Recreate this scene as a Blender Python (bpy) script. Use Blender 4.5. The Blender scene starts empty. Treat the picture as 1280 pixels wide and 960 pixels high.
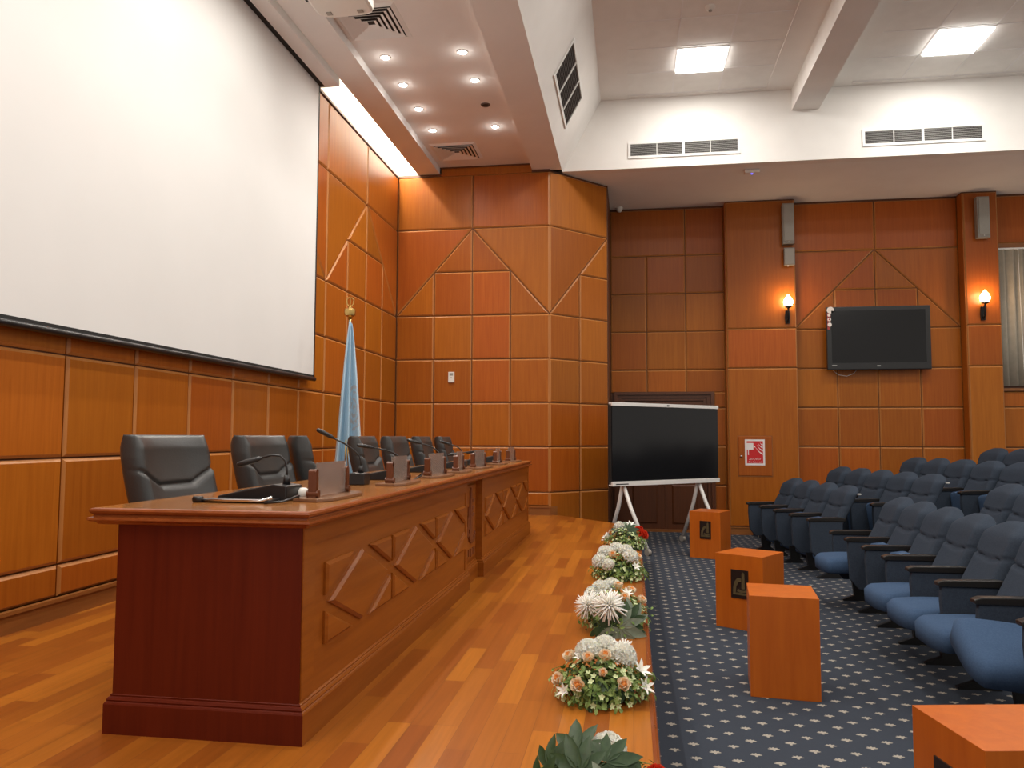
import bpy, bmesh, math, random
from mathutils import Vector, Matrix
R = math.radians
C = bpy.context.scene.collection
random.seed(7)

# ------------------------------------------------------------------ materials
def new_mat(name):
    m = bpy.data.materials.new(name); m.use_nodes = True
    nt = m.node_tree
    return m, nt, nt.nodes['Principled BSDF']

def plain(name, col, rough=.5, metal=0., spec=.5, emit=None, strength=0., trans=0., coat=0.):
    m, nt, b = new_mat(name)
    b.inputs['Base Color'].default_value = (*col, 1)
    b.inputs['Roughness'].default_value = rough
    b.inputs['Metallic'].default_value = metal
    b.inputs['Specular IOR Level'].default_value = spec
    b.inputs['Coat Weight'].default_value = coat
    if trans: b.inputs['Transmission Weight'].default_value = trans
    if emit:
        b.inputs['Emission Color'].default_value = (*emit, 1)
        b.inputs['Emission Strength'].default_value = strength
    return m

def mottled(name, c1, c2, scale=20., rough=.8, bump=0., spec=.3, detail=4.):
    m, nt, b = new_mat(name)
    N = nt.nodes; L = nt.links
    tc = N.new('ShaderNodeTexCoord'); no = N.new('ShaderNodeTexNoise')
    no.inputs['Scale'].default_value = scale; no.inputs['Detail'].default_value = detail
    L.new(tc.outputs['Object'], no.inputs['Vector'])
    cr = N.new('ShaderNodeValToRGB')
    cr.color_ramp.elements[0].color = (*c1, 1); cr.color_ramp.elements[1].color = (*c2, 1)
    cr.color_ramp.elements[0].position = .3; cr.color_ramp.elements[1].position = .7
    L.new(no.outputs['Fac'], cr.inputs['Fac']); L.new(cr.outputs['Color'], b.inputs['Base Color'])
    b.inputs['Roughness'].default_value = rough; b.inputs['Specular IOR Level'].default_value = spec
    if bump:
        bp = N.new('ShaderNodeBump'); bp.inputs['Strength'].default_value = bump; bp.inputs['Distance'].default_value = .002
        L.new(no.outputs['Fac'], bp.inputs['Height']); L.new(bp.outputs['Normal'], b.inputs['Normal'])
    return m

def wood(name, c1, c2, vary=.0, grain=(38, 38, 1.6), rough=.33, spec=.45, huevar=0.):
    """veneer: streaks along local z, tone differing from board to board"""
    m, nt, b = new_mat(name)
    N = nt.nodes; L = nt.links
    tc = N.new('ShaderNodeTexCoord'); geo = N.new('ShaderNodeNewGeometry')
    mp = N.new('ShaderNodeMapping'); mp.inputs['Scale'].default_value = grain
    L.new(tc.outputs['Object'], mp.inputs['Vector'])
    off = N.new('ShaderNodeVectorMath'); off.operation = 'ADD'
    sc = N.new('ShaderNodeMath'); sc.operation = 'MULTIPLY'; sc.inputs[1].default_value = 57.
    L.new(geo.outputs['Random Per Island'], sc.inputs[0])
    L.new(mp.outputs['Vector'], off.inputs[0]); L.new(sc.outputs[0], off.inputs[1])
    no = N.new('ShaderNodeTexNoise'); no.inputs['Scale'].default_value = 1.; no.inputs['Detail'].default_value = 5.
    no.inputs['Roughness'].default_value = .62; no.inputs['Distortion'].default_value = .4
    L.new(off.outputs['Vector'], no.inputs['Vector'])
    cr = N.new('ShaderNodeValToRGB')
    cr.color_ramp.elements[0].color = (*c2, 1); cr.color_ramp.elements[1].color = (*c1, 1)
    cr.color_ramp.elements[0].position = .32; cr.color_ramp.elements[1].position = .68
    L.new(no.outputs['Fac'], cr.inputs['Fac'])
    hsv = N.new('ShaderNodeHueSaturation')
    L.new(cr.outputs['Color'], hsv.inputs['Color'])
    if vary:
        mr = N.new('ShaderNodeMapRange')
        mr.inputs['To Min'].default_value = 1 - vary; mr.inputs['To Max'].default_value = 1 + vary
        L.new(geo.outputs['Random Per Island'], mr.inputs['Value']); L.new(mr.outputs['Result'], hsv.inputs['Value'])
        wn = N.new('ShaderNodeTexWhiteNoise'); wn.noise_dimensions = '1D'
        L.new(geo.outputs['Random Per Island'], wn.inputs['W'])
        mh = N.new('ShaderNodeMapRange')
        mh.inputs['To Min'].default_value = .5 - huevar; mh.inputs['To Max'].default_value = .5 + huevar
        L.new(wn.outputs['Value'], mh.inputs['Value']); L.new(mh.outputs['Result'], hsv.inputs['Hue'])
    L.new(hsv.outputs['Color'], b.inputs['Base Color'])
    b.inputs['Roughness'].default_value = rough; b.inputs['Specular IOR Level'].default_value = spec
    return m

M = {}
M['panel'] = wood('wall_veneer', (.385, .108, .010), (.315, .080, .0065), vary=.13, huevar=.007, rough=.34, spec=.26)
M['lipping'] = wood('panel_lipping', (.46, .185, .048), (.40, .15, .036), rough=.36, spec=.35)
M['panel_dark'] = plain('panel_groove', (.10, .030, .007), .5)
M['desk'] = wood('desk_veneer', (.30, .086, .010), (.22, .057, .006), vary=.05, grain=(1.6, 1.6, 30), rough=.30, spec=.20)
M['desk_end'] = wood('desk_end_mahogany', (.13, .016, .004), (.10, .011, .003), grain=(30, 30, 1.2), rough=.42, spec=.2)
M['desk_top'] = wood('desk_top_veneer', (.36, .15, .040), (.27, .10, .026), grain=(14, 1.2, 14), rough=.16, spec=.5)
M['moulding'] = wood('moulding_wood', (.27, .070, .016), (.20, .045, .010), grain=(20, 2, 20), rough=.24, spec=.5)
M['carve'] = wood('carved_wood', (.20, .055, .014), (.15, .038, .010), grain=(30, 30, 3), rough=.4)
M['pedestal'] = wood('pedestal_laminate', (.54, .128, .010), (.45, .096, .007), grain=(16, 16, 1.4), rough=.34, spec=.4)
M['door'] = wood('door_mahogany', (.115, .036, .012), (.085, .026, .009), vary=.08, grain=(34, 34, 1.5), rough=.35)
M['base'] = wood('baseboard_wood', (.29, .105, .024), (.22, .075, .016), grain=(2, 2, 30), rough=.4)
M['plaster'] = mottled('white_plaster', (.80, .775, .735), (.84, .815, .775), 3., .85)
M['ceil_paint'] = mottled('ceiling_paint', (.82, .805, .79), (.86, .845, .83), 2.5, .85)
M['tile'] = mottled('ceiling_tile', (.80, .78, .74), (.85, .83, .79), 6., .9)
M['white'] = plain('white_enamel', (.80, .79, .76), .35)
M['white_plastic'] = plain('white_plastic', (.78, .76, .71), .4)
M['screen'] = mottled('projection_fabric', (.73, .728, .715), (.75, .747, .735), 2., .9, spec=.1)
M['black'] = plain('black_plastic', (.012, .012, .013), .35)
M['black_matte'] = plain('black_matte', (.010, .010, .010), .7)
M['glass_black'] = plain('display_glass', (.008, .008, .009), .16, spec=.35)
M['leather'] = mottled('black_leather', (.030, .030, .030), (.040, .040, .039), 160., .38, bump=.25, spec=.5)
M['chrome'] = plain('chrome', (.75, .75, .75), .18, 1.)
M['gold'] = plain('brass', (.60, .40, .14), .28, 1.)
M['dull_gold'] = plain('bronze_relief', (.105, .075, .032), .5, .1)
M['plaque'] = plain('dark_plaque', (.020, .012, .010), .3)
M['slat'] = plain('grille_slat', (.62, .61, .58), .5)
M['grey_metal'] = plain('speaker_grille', (.36, .34, .30), .5, .2)
M['grey_case'] = plain('speaker_case', (.27, .25, .22), .5)
M['iron'] = plain('wrought_iron', (.015, .013, .012), .45, .5)
M['vent_dark'] = plain('vent_dark', (.035, .030, .028), .8)
M['bulb'] = plain('torch_glass', (1, .9, .75), .4, emit=(1, .74, .47), strength=26.)
M['lamp_on'] = plain('lamp_diffuser', (1, 1, 1), .4, emit=(1, .97, .93), strength=14.)
M['down_on'] = plain('downlight_lamp', (1, 1, 1), .4, emit=(1, .95, .86), strength=60.)
M['down_off'] = plain('downlight_dead', (.10, .07, .055), .5)
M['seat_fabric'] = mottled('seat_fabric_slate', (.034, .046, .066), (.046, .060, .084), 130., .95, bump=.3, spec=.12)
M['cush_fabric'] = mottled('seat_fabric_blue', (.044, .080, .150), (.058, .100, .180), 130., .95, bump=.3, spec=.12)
M['seat_plastic'] = plain('seat_plastic', (.010, .010, .011), .45)
M['arm_pad'] = plain('armrest_pad', (.014, .012, .011), .35)
M['acrylic'] = plain('clear_acrylic', (.78, .70, .64), .18, trans=.86, spec=.5)
M['holder'] = wood('holder_wood', (.15, .045, .016), (.11, .030, .010), grain=(30, 30, 4), rough=.28)
M['holder_base'] = wood('holder_base_wood', (.24, .125, .068), (.19, .090, .045), grain=(30, 4, 30), rough=.25)
M['curtain'] = mottled('blind_fabric', (.42, .37, .29), (.48, .42, .33), 12., .9)
M['red'] = plain('sign_red', (.60, .012, .016), .45)
M['sign_white'] = plain('sign_white', (.82, .78, .76), .45)
M['sticker_grey'] = plain('sticker_grey', (.55, .56, .54), .5)
M['sticker_red'] = plain('sticker_red', (.42, .05, .05), .5)
M['thermo_face'] = plain('thermostat_display', (.30, .30, .27), .4)
M['led_blue'] = plain('blue_led', (.1, .1, .9), .4, emit=(.1, .1, 1), strength=3.)
# flowers
PETALS = ('mum', 'spider', 'rose')
M['leaf'] = mottled('leaf_green', (.085, .165, .030), (.25, .33, .095), 30., .55)
M['leaf_dark'] = mottled('leaf_dark_green', (.018, .042, .014), (.040, .075, .026), 30., .45)
M['leaf_grey'] = mottled('leaf_grey_green', (.13, .17, .12), (.24, .28, .21), 26., .6)
M['mum'] = mottled('mum_ivory', (.92, .91, .82), (.94, .93, .86), 30., .7)
M['spider'] = plain('spider_ivory', (.92, .90, .82), .65)
M['filler'] = plain('filler_cream', (.58, .66, .36), .7)
M['rose'] = mottled('rose_peach', (.92, .72, .50), (.94, .85, .70), 22., .6)
M['rose_heart'] = plain('rose_heart', (.86, .42, .13), .6)
M['redflower'] = mottled('flower_red', (.60, .030, .010), (.75, .065, .018), 40., .6)

def carpet_mat():
    m, nt, b = new_mat('navy_fan_carpet')
    N = nt.nodes; L = nt.links
    tc = N.new('ShaderNodeTexCoord'); sp = N.new('ShaderNodeSeparateXYZ')
    L.new(tc.outputs['Object'], sp.inputs[0])
    def math_(op, a, bb=None, cc=None):
        n = N.new('ShaderNodeMath'); n.operation = op
        for i, v in enumerate((a, bb, cc)):
            if v is None: continue
            if isinstance(v, (int, float)): n.inputs[i].default_value = v
            else: L.new(v, n.inputs[i])
        return n.outputs[0]
    PX, PY = .183, .166
    def cell(ox, oy):
        u = math_('SUBTRACT', sp.outputs['X'], ox); v = math_('SUBTRACT', sp.outputs['Y'], oy)
        u = math_('SUBTRACT', math_('MULTIPLY', math_('FRACT', math_('ADD', math_('DIVIDE', u, PX), .5)), PX), PX / 2)
        v = math_('SUBTRACT', math_('MULTIPLY', math_('FRACT', math_('ADD', math_('DIVIDE', v, PY), .5)), PY), PY / 2)
        return u, v
    def ell(u, v, cx, cy, rx, ry, ang):
        c, s = math.cos(ang), math.sin(ang)
        du = math_('SUBTRACT', u, cx); dv = math_('SUBTRACT', v, cy)
        a = math_('ADD', math_('MULTIPLY', du, c / rx), math_('MULTIPLY', dv, s / rx))
        bq = math_('ADD', math_('MULTIPLY', du, -s / ry), math_('MULTIPLY', dv, c / ry))
        d = math_('ADD', math_('MULTIPLY', a, a), math_('MULTIPLY', bq, bq))
        return math_('LESS_THAN', d, 1.)
    acc = None
    for ox, oy in ((.189, 3.823), (.2805, 3.740)):
        u, v = cell(ox, oy)
        for ang, ln in ((R(90), .017), (R(45), .020), (R(135), .020), (R(8), .022), (R(172), .022)):
            e = ell(u, v, math.cos(ang) * .0125, math.sin(ang) * .0125 - .006, ln * .68, .0056, ang)
            acc = e if acc is None else math_('MAXIMUM', acc, e)
        e = ell(u, v, 0, -.016, .007, .010, 0); acc = math_('MAXIMUM', acc, e)
    no = N.new('ShaderNodeTexNoise'); no.inputs['Scale'].default_value = 420.; no.inputs['Detail'].default_value = 2.
    L.new(tc.outputs['Object'], no.inputs['Vector'])
    g = N.new('ShaderNodeValToRGB')
    g.color_ramp.elements[0].color = (.028, .036, .050, 1); g.color_ramp.elements[1].color = (.058, .068, .088, 1)
    L.new(no.outputs['Fac'], g.inputs['Fac'])
    mx = N.new('ShaderNodeMix'); mx.data_type = 'RGBA'
    L.new(acc, mx.inputs['Factor']); L.new(g.outputs['Color'], mx.inputs['A']); mx.inputs['B'].default_value = (.36, .33, .28, 1)
    L.new(mx.outputs['Result'], b.inputs['Base Color'])
    b.inputs['Roughness'].default_value = .95; b.inputs['Specular IOR Level'].default_value = .1
    bp = N.new('ShaderNodeBump'); bp.inputs['Strength'].default_value = .4; bp.inputs['Distance'].default_value = .003
    L.new(no.outputs['Fac'], bp.inputs['Height']); L.new(bp.outputs['Normal'], b.inputs['Normal'])
    return m

def laminate_mat():
    m, nt, b = new_mat('strip_laminate')
    N = nt.nodes; L = nt.links
    tc = N.new('ShaderNodeTexCoord'); mp = N.new('ShaderNodeMapping')
    mp.inputs['Rotation'].default_value = (0, 0, R(90))
    L.new(tc.outputs['Object'], mp.inputs['Vector'])
    def brick(w, c1, c2, off):
        bt = N.new('ShaderNodeTexBrick'); bt.inputs['Scale'].default_value = 1.
        bt.inputs['Brick Width'].default_value = w; bt.inputs['Row Height'].default_value = .088
        bt.inputs['Mortar Size'].default_value = .0008; bt.inputs['Mortar Smooth'].default_value = 0.
        bt.offset = off; bt.offset_frequency = 3; bt.squash = 1.35; bt.squash_frequency = 2
        bt.inputs['Color1'].default_value = (*c1, 1); bt.inputs['Color2'].default_value = (*c2, 1)
        bt.inputs['Mortar'].default_value = (.20, .065, .016, 1)
        L.new(mp.outputs['Vector'], bt.inputs['Vector'])
        return bt
    b1 = brick(.52, (.26, .068, .009), (.42, .138, .015), .37)
    mg = N.new('ShaderNodeMapping'); mg.inputs['Scale'].default_value = (45, 2.2, 1)
    L.new(tc.outputs['Object'], mg.inputs['Vector'])
    no = N.new('ShaderNodeTexNoise'); no.inputs['Scale'].default_value = 1.; no.inputs['Detail'].default_value = 5.; no.inputs['Distortion'].default_value = .7
    L.new(mg.outputs['Vector'], no.inputs['Vector'])
    mr = N.new('ShaderNodeMapRange'); mr.inputs['To Min'].default_value = .72; mr.inputs['To Max'].default_value = 1.22
    L.new(no.outputs['Fac'], mr.inputs['Value'])
    mx = N.new('ShaderNodeMix'); mx.data_type = 'RGBA'; mx.blend_type = 'MULTIPLY'; mx.inputs['Factor'].default_value = 1.
    L.new(b1.outputs['Color'], mx.inputs['A']); L.new(mr.outputs['Result'], mx.inputs['B'])
    L.new(mx.outputs['Result'], b.inputs['Base Color'])
    b.inputs['Roughness'].default_value = .30; b.inputs['Specular IOR Level'].default_value = .28
    return m

def flag_mat():
    m, nt, b = new_mat('flag_satin')
    N = nt.nodes; L = nt.links
    tc = N.new('ShaderNodeTexCoord'); no = N.new('ShaderNodeTexNoise')
    no.inputs['Scale'].default_value = 22.; no.inputs['Detail'].default_value = 4.
    L.new(tc.outputs['Object'], no.inputs['Vector'])
    uv = N.new('ShaderNodeUVMap')
    sp = N.new('ShaderNodeSeparateXYZ'); L.new(uv.outputs['UV'], sp.inputs[0])
    def mth(op, a, bb):
        n = N.new('ShaderNodeMath'); n.operation = op
        for i, v in enumerate((a, bb)):
            if isinstance(v, (int, float)): n.inputs[i].default_value = v
            else: L.new(v, n.inputs[i])
        return n.outputs[0]
    du = mth('DIVIDE', mth('SUBTRACT', sp.outputs['X'], .74), .26); dv = mth('DIVIDE', mth('SUBTRACT', sp.outputs['Y'], .56), .15)
    d = mth('SQRT', mth('ADD', mth('MULTIPLY', du, du), mth('MULTIPLY', dv, dv)), 0.)
    inside = mth('LESS_THAN', d, 1.)
    spots = mth('GREATER_THAN', no.outputs['Fac'], .47)
    rings = mth('GREATER_THAN', mth('SINE', mth('MULTIPLY', d, 22.), 0.), -.15)
    f = mth('MULTIPLY', inside, mth('MULTIPLY', rings, mth('MULTIPLY', spots, .85)))
    mx = N.new('ShaderNodeMix'); mx.data_type = 'RGBA'
    L.new(f, mx.inputs['Factor']); mx.inputs['A'].default_value = (.40, .60, .74, 1); mx.inputs['B'].default_value = (.48, .42, .42, 1)
    L.new(mx.outputs['Result'], b.inputs['Base Color'])
    b.inputs['Roughness'].default_value = .42; b.inputs['Sheen Weight'].default_value = .3
    return m
for k in PETALS:
    pb = M[k].node_tree.nodes['Principled BSDF']; pb.inputs['Subsurface Weight'].default_value = .5; pb.inputs['Subsurface Radius'].default_value = (.03, .025, .02); pb.inputs['Subsurface Scale'].default_value = .6
M['carpet'] = carpet_mat(); M['laminate'] = laminate_mat(); M['flag'] = flag_mat()

# ------------------------------------------------------------------ mesh builder
class MB:
    def __init__(self): self.v = []; self.f = []; self.mi = []; self.uv = None
    def add(self, verts, faces, mi=0, mat=None):
        o = len(self.v)
        for p in verts:
            p = Vector(p); self.v.append(mat @ p if mat else p)
        for f in faces: self.f.append([o + i for i in f]); self.mi.append(mi)
        return self
    def box(self, x0, x1, y0, y1, z0, z1, mi=0, mat=None):
        vs = [(x, y, z) for z in (z0, z1) for y in (y0, y1) for x in (x0, x1)]
        return self.add(vs, [(0, 2, 3, 1), (4, 5, 7, 6), (0, 1, 5, 4), (2, 6, 7, 3), (0, 4, 6, 2), (1, 3, 7, 5)], mi, mat)
    def prism(self, poly, z0, z1, mi=0, mat=None):
        n = len(poly)
        vs = [(x, y, z0) for x, y in poly] + [(x, y, z1) for x, y in poly]
        fs = [list(range(n - 1, -1, -1)), list(range(n, 2 * n))] + [(i, (i + 1) % n, n + (i + 1) % n, n + i) for i in range(n)]
        return self.add(vs, fs, mi, mat)
    def lathe(self, prof, n=24, mi=0, mat=None):
        vs = []; fs = []
        for r, z in prof:
            for k in range(n): a = 2 * math.pi * k / n; vs.append((r * math.cos(a), r * math.sin(a), z))
        for i in range(len(prof) - 1):
            for k in range(n): fs.append((i * n + k, i * n + (k + 1) % n, (i + 1) * n + (k + 1) % n, (i + 1) * n + k))
        if prof[0][0] > 1e-6: fs.append(list(range(n - 1, -1, -1)))
        if prof[-1][0] > 1e-6: fs.append([(len(prof) - 1) * n + k for k in range(n)])
        return self.add(vs, fs, mi, mat)
    def tube(self, pts, rad, n=10, mi=0, mat=None):
        pts = [Vector(p) for p in pts]; vs = []; fs = []
        rads = rad if isinstance(rad, (list, tuple)) else [rad] * len(pts)
        prev = None
        for i, p in enumerate(pts):
            d = (pts[min(i + 1, len(pts) - 1)] - pts[max(i - 1, 0)]).normalized()
            if prev is None:
                a = Vector((0, 0, 1)) if abs(d.z) < .9 else Vector((1, 0, 0)); s = d.cross(a).normalized()
            else:
                s = (prev - d * prev.dot(d)).normalized()
            prev = s; t = d.cross(s)
            for k in range(n):
                a = 2 * math.pi * k / n; vs.append(p + (s * math.cos(a) + t * math.sin(a)) * rads[i])
        for i in range(len(pts) - 1):
            for k in range(n): fs.append((i * n + k, i * n + (k + 1) % n, (i + 1) * n + (k + 1) % n, (i + 1) * n + k))
        fs.append(list(range(n - 1, -1, -1))); fs.append([(len(pts) - 1) * n + k for k in range(n)])
        return self.add(vs, fs, mi, mat)
    def bar(self, a, b, w, h, mi=0):
        """square bar from a to b"""
        a = Vector(a); b = Vector(b); d = (b - a).normalized()
        up = Vector((0, 0, 1)) if abs(d.z) < .95 else Vector((1, 0, 0))
        s = d.cross(up).normalized() * w / 2; t = s.cross(d).normalized() * h / 2
        vs = [a - s - t, a + s - t, a + s + t, a - s + t, b - s - t, b + s - t, b + s + t, b - s + t]
        return self.add(vs, [(0, 3, 2, 1), (4, 5, 6, 7), (0, 1, 5, 4), (1, 2, 6, 5), (2, 3, 7, 6), (3, 0, 4, 7)], mi)
    def grid(self, fn, nu, nv, mi=0, closed_u=False):
        vs = [fn(i / (nu if closed_u else nu - 1), j / (nv - 1)) for j in range(nv) for i in range(nu)]
        fs = []
        for j in range(nv - 1):
            for i in range(nu if closed_u else nu - 1):
                i2 = (i + 1) % nu
                fs.append((j * nu + i, j * nu + i2, (j + 1) * nu + i2, (j + 1) * nu + i))
        return self.add(vs, fs, mi)
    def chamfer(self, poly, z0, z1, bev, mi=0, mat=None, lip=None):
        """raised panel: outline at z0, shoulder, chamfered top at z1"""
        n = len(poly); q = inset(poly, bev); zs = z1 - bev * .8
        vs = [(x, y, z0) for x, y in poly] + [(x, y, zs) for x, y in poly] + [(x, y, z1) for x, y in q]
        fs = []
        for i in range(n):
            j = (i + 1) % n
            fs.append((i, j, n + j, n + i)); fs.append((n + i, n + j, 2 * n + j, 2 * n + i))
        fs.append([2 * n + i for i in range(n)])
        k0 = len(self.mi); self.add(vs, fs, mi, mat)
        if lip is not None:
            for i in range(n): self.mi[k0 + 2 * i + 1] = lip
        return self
    def build(self, name, mats, parent=None, smooth=False, bevel=0., autosmooth=None):
        me = bpy.data.meshes.new(name)
        me.from_pydata([tuple(p) for p in self.v], [], self.f)
        mats = mats if isinstance(mats, (list, tuple)) else [mats]
        for m in mats: me.materials.append(M[m] if isinstance(m, str) else m)
        for p, i in zip(me.polygons, self.mi): p.material_index = i
        bm = bmesh.new(); bm.from_mesh(me)
        if bevel:
            bmesh.ops.remove_doubles(bm, verts=bm.verts, dist=1e-5)
            bmesh.ops.bevel(bm, geom=[e for e in bm.edges if len(e.link_faces) == 2 and e.calc_face_angle(0) > .5], offset=bevel, segments=2, profile=.6, affect='EDGES', clamp_overlap=True)
        bmesh.ops.recalc_face_normals(bm, faces=bm.faces)
        bm.to_mesh(me); bm.free()
        if smooth:
            for p in me.polygons: p.use_smooth = True
            if autosmooth:
                try: me.set_sharp_from_angle(angle=R(autosmooth))
                except Exception: pass
        ob = bpy.data.objects.new(name, me); C.objects.link(ob)
        if parent: ob.parent = parent
        return ob

def inset(poly, d):
    n = len(poly); out = []
    area = sum(poly[i][0] * poly[(i + 1) % n][1] - poly[(i + 1) % n][0] * poly[i][1] for i in range(n))
    sgn = 1 if area > 0 else -1
    lines = []
    for i in range(n):
        (x0, y0), (x1, y1) = poly[i], poly[(i + 1) % n]
        dx, dy = x1 - x0, y1 - y0; l = math.hypot(dx, dy)
        nx, ny = -dy / l * sgn, dx / l * sgn
        lines.append((x0 + nx * d, y0 + ny * d, dx, dy))
    for i in range(n):
        x0, y0, dx0, dy0 = lines[i - 1]; x1, y1, dx1, dy1 = lines[i]
        den = dx0 * dy1 - dy0 * dx1
        t = ((x1 - x0) * dy1 - (y1 - y0) * dx1) / den
        out.append((x0 + dx0 * t, y0 + dy0 * t))
    return out

def tag(o, label, cat, group=None, kind=None):
    if label: o['label'] = label
    if cat: o['category'] = cat
    if group: o['group'] = group
    if kind: o['kind'] = kind
    return o
def thing(name, label, cat, loc=(0, 0, 0), rz=0., group=None):
    o = bpy.data.objects.new(name, None); o.empty_display_size = .1; C.objects.link(o)
    o.location = loc; o.rotation_euler = (0, 0, rz)
    return tag(o, label, cat, group)
def struct(o): o['kind'] = 'structure'; return o
def dup(root, loc, rz=0., label=None, group=None):
    kids = {}
    allo = [o for o in C.objects if o.parent is not None]
    def rec(src, par):
        c = src.copy(); C.objects.link(c); c.parent = par
        for ch in [o for o in allo if o.parent == src]: rec(ch, c)
        return c
    r = rec(root, None); r.location = loc; r.rotation_euler = (0, 0, rz)
    if label: r['label'] = label
    if group: r['group'] = group
    return r
def text_mesh(txt, size, width=None):
    """flat lettering as mesh data: verts / faces in the xy plane, centred"""
    cu = bpy.data.curves.new('lettering', 'FONT'); cu.body = txt; cu.size = size; cu.align_x = 'CENTER'; cu.align_y = 'CENTER'
    cu.extrude = .0006
    ob = bpy.data.objects.new('lettering', cu); C.objects.link(ob)
    dg = bpy.context.evaluated_depsgraph_get(); dg.update()
    me = bpy.data.meshes.new_from_object(ob.evaluated_get(dg))
    vs = [v.co.copy() for v in me.vertices]; fs = [list(p.vertices) for p in me.polygons]
    bpy.data.objects.remove(ob); bpy.data.curves.remove(cu); bpy.data.meshes.remove(me)
    if width and vs:
        w = max(v.x for v in vs) - min(v.x for v in vs)
        for v in vs: v.x *= width / w
    return vs, fs

# ------------------------------------------------------------------ dimensions
XL, D, W, PF = -3.222, 10.41, 12.45, 12.25         # left wall, stage end wall, hall end wall, pilaster face
HF = -.42                                            # hall floor (stage floor is z = 0)
Z = [.30, .903, 1.495, 2.09, 2.695, 3.905, 4.66]
ZM = (Z[4] + Z[5]) / 2
GAP, TH, BEV = .005, .022, .017

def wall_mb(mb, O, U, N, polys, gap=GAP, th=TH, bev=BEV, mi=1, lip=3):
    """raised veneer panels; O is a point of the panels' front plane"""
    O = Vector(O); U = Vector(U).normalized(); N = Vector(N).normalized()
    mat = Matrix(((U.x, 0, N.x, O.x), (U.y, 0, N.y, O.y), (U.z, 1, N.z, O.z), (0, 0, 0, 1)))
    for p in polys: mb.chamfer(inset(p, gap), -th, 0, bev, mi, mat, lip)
def rect(u0, u1, z0, z1): return [(u0, z0), (u1, z0), (u1, z1), (u0, z1)]
def motif(u0, w, side='both'):
    q = w / 4; l, m, h = Z[4], ZM, Z[5]; P = []
    if side in ('both', 'left'):
        P += [[(u0, l), (u0 + 2 * q, h), (u0, h)], [(u0, l), (u0 + q, l), (u0 + q, m)],
              rect(u0 + q, u0 + 2 * q, l, m), [(u0 + q, m), (u0 + 2 * q, m), (u0 + 2 * q, h)]]
    if side in ('both', 'right'):
        e = u0 + w
        P += [[(e, l), (e, h), (e - 2 * q, h)], [(e, l), (e - q, m), (e - q, l)],
              rect(e - 2 * q, e - q, l, m), [(e - q, m), (e - 2 * q, h), (e - 2 * q, m)]]
    return P
def rows(cols, zs):
    return [rect(cols[i], cols[i + 1], zs[j], zs[j + 1]) for i in range(len(cols) - 1) for j in range(len(zs) - 1)]

# ------------------------------------------------------------------ room shell
# left wall (behind the desk)
b = MB(); q = .635
b.box(XL - .15, XL - TH, -1.5, D + .15, 0, 4.66, 0)
P = []
ncol = 18; cols = [q * k for k in range(ncol + 1)]
P += rows(cols, [.115] + Z[:5])
for k in range(0, ncol - 1, 4): P += motif(k * q, 4 * q) if k + 4 <= ncol else motif(k * q, 4 * q, 'left')
P += rows([2 * q * k for k in range(ncol // 2 + 1)], [Z[5], Z[6]])
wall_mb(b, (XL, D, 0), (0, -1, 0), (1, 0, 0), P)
b.box(XL - .15, XL + .012, -1.5, D, 4.66, 4.69, 2)
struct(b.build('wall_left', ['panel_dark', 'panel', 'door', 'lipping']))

# stage end wall, 45 degree return and the strip behind it
b = MB(); q = 2.14 / 4
b.box(XL - .15, -1.085, D + TH, D + .18, 0, 4.66, 0); b.box(-2.62, -1.325, D, D + .18, 4.655, 4.79, 1)
P = rows([q * k for k in range(5)], [.115] + Z[:5]) + motif(0, 2.14) + rows([0, 2 * q, 4 * q], [Z[5], 4.66])
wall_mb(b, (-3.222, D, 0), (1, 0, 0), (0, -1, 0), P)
b.box(XL, -2.60, D - .004, D + .05, 4.655, 4.69, 2); b.box(-2.62, -1.325, D - .012, D + .05, 4.760, 4.80, 2); b.box(-1.33, -1.08, D - .004, D + .05, 4.655, 4.69, 2)
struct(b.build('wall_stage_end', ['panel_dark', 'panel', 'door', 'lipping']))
b = MB()
A0, A1 = Vector((-1.08, D, 0)), Vector((-.322, 11.215, 0)); AU = (A1 - A0); AL = AU.length; AU.normalize(); AN = Vector((AU.y, -AU.x, 0))
b.prism([(A0 - AN * TH).xy[:], (A1 - AN * TH).xy[:], (A1 - AN * .12).xy[:], (A0 - AN * .25).xy[:]], HF, 4.68, 0)
P = rows([0, AL / 2, AL], [-.30] + Z[:5]) + motif(0, AL * 2, 'left') + rows([0, AL], [Z[5], Z[6]])
wall_mb(b, A0, AU, AN, P)
b.box(-.50, -.322, 11.225, W + .1, HF, 4.68, 0)
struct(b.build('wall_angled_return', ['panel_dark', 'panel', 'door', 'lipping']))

# hall end wall: door bay, pilaster, television bay, pilaster, window bay
b = MB(); X0 = -.32
b.box(X0, 9.2, W + TH, W + .2, 1.70, 4.72, 0)
b.box(X0, -.24, W + TH, W + .2, HF, 1.70, 0); b.box(1.24, 5.36, W + TH, W + .2, HF, 1.70, 0)
b.box(5.36, 9.2, W + TH, W + .2, HF, 1.70, 0)
P = rows([X0, .245, .85, 1.45], [2.09, 2.695, 3.30, 3.905]) + rows([X0, .245, .85, 1.45], [1.73, 2.09]) + [rect(X0, .85, 3.905, 4.66), rect(.85, 1.45, 3.905, 4.66)]
P += rows([1.26, 1.45], [-.30] + Z[:3] + [1.74])
tv = [2.48, 3.10, 3.685, 4.285, 4.87]
P += rows(tv, [-.30] + Z[:5])
for p in motif(2.48, 2.39): P.append(p)
P += rows([2.48, 3.685, 4.87], [Z[5], 4.66])
P += [rect(5.345, 7.2, 3.93, 4.66)] + rows([5.345, 5.99, 6.6, 7.2], [-.30, .30, .903, 1.495, 1.73])
P += rows([7.2, 7.8, 8.4, 9.0], [-.30] + Z)
wall_mb(b, (0, W, 0), (1, 0, 0), (0, -1, 0), P)
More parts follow.
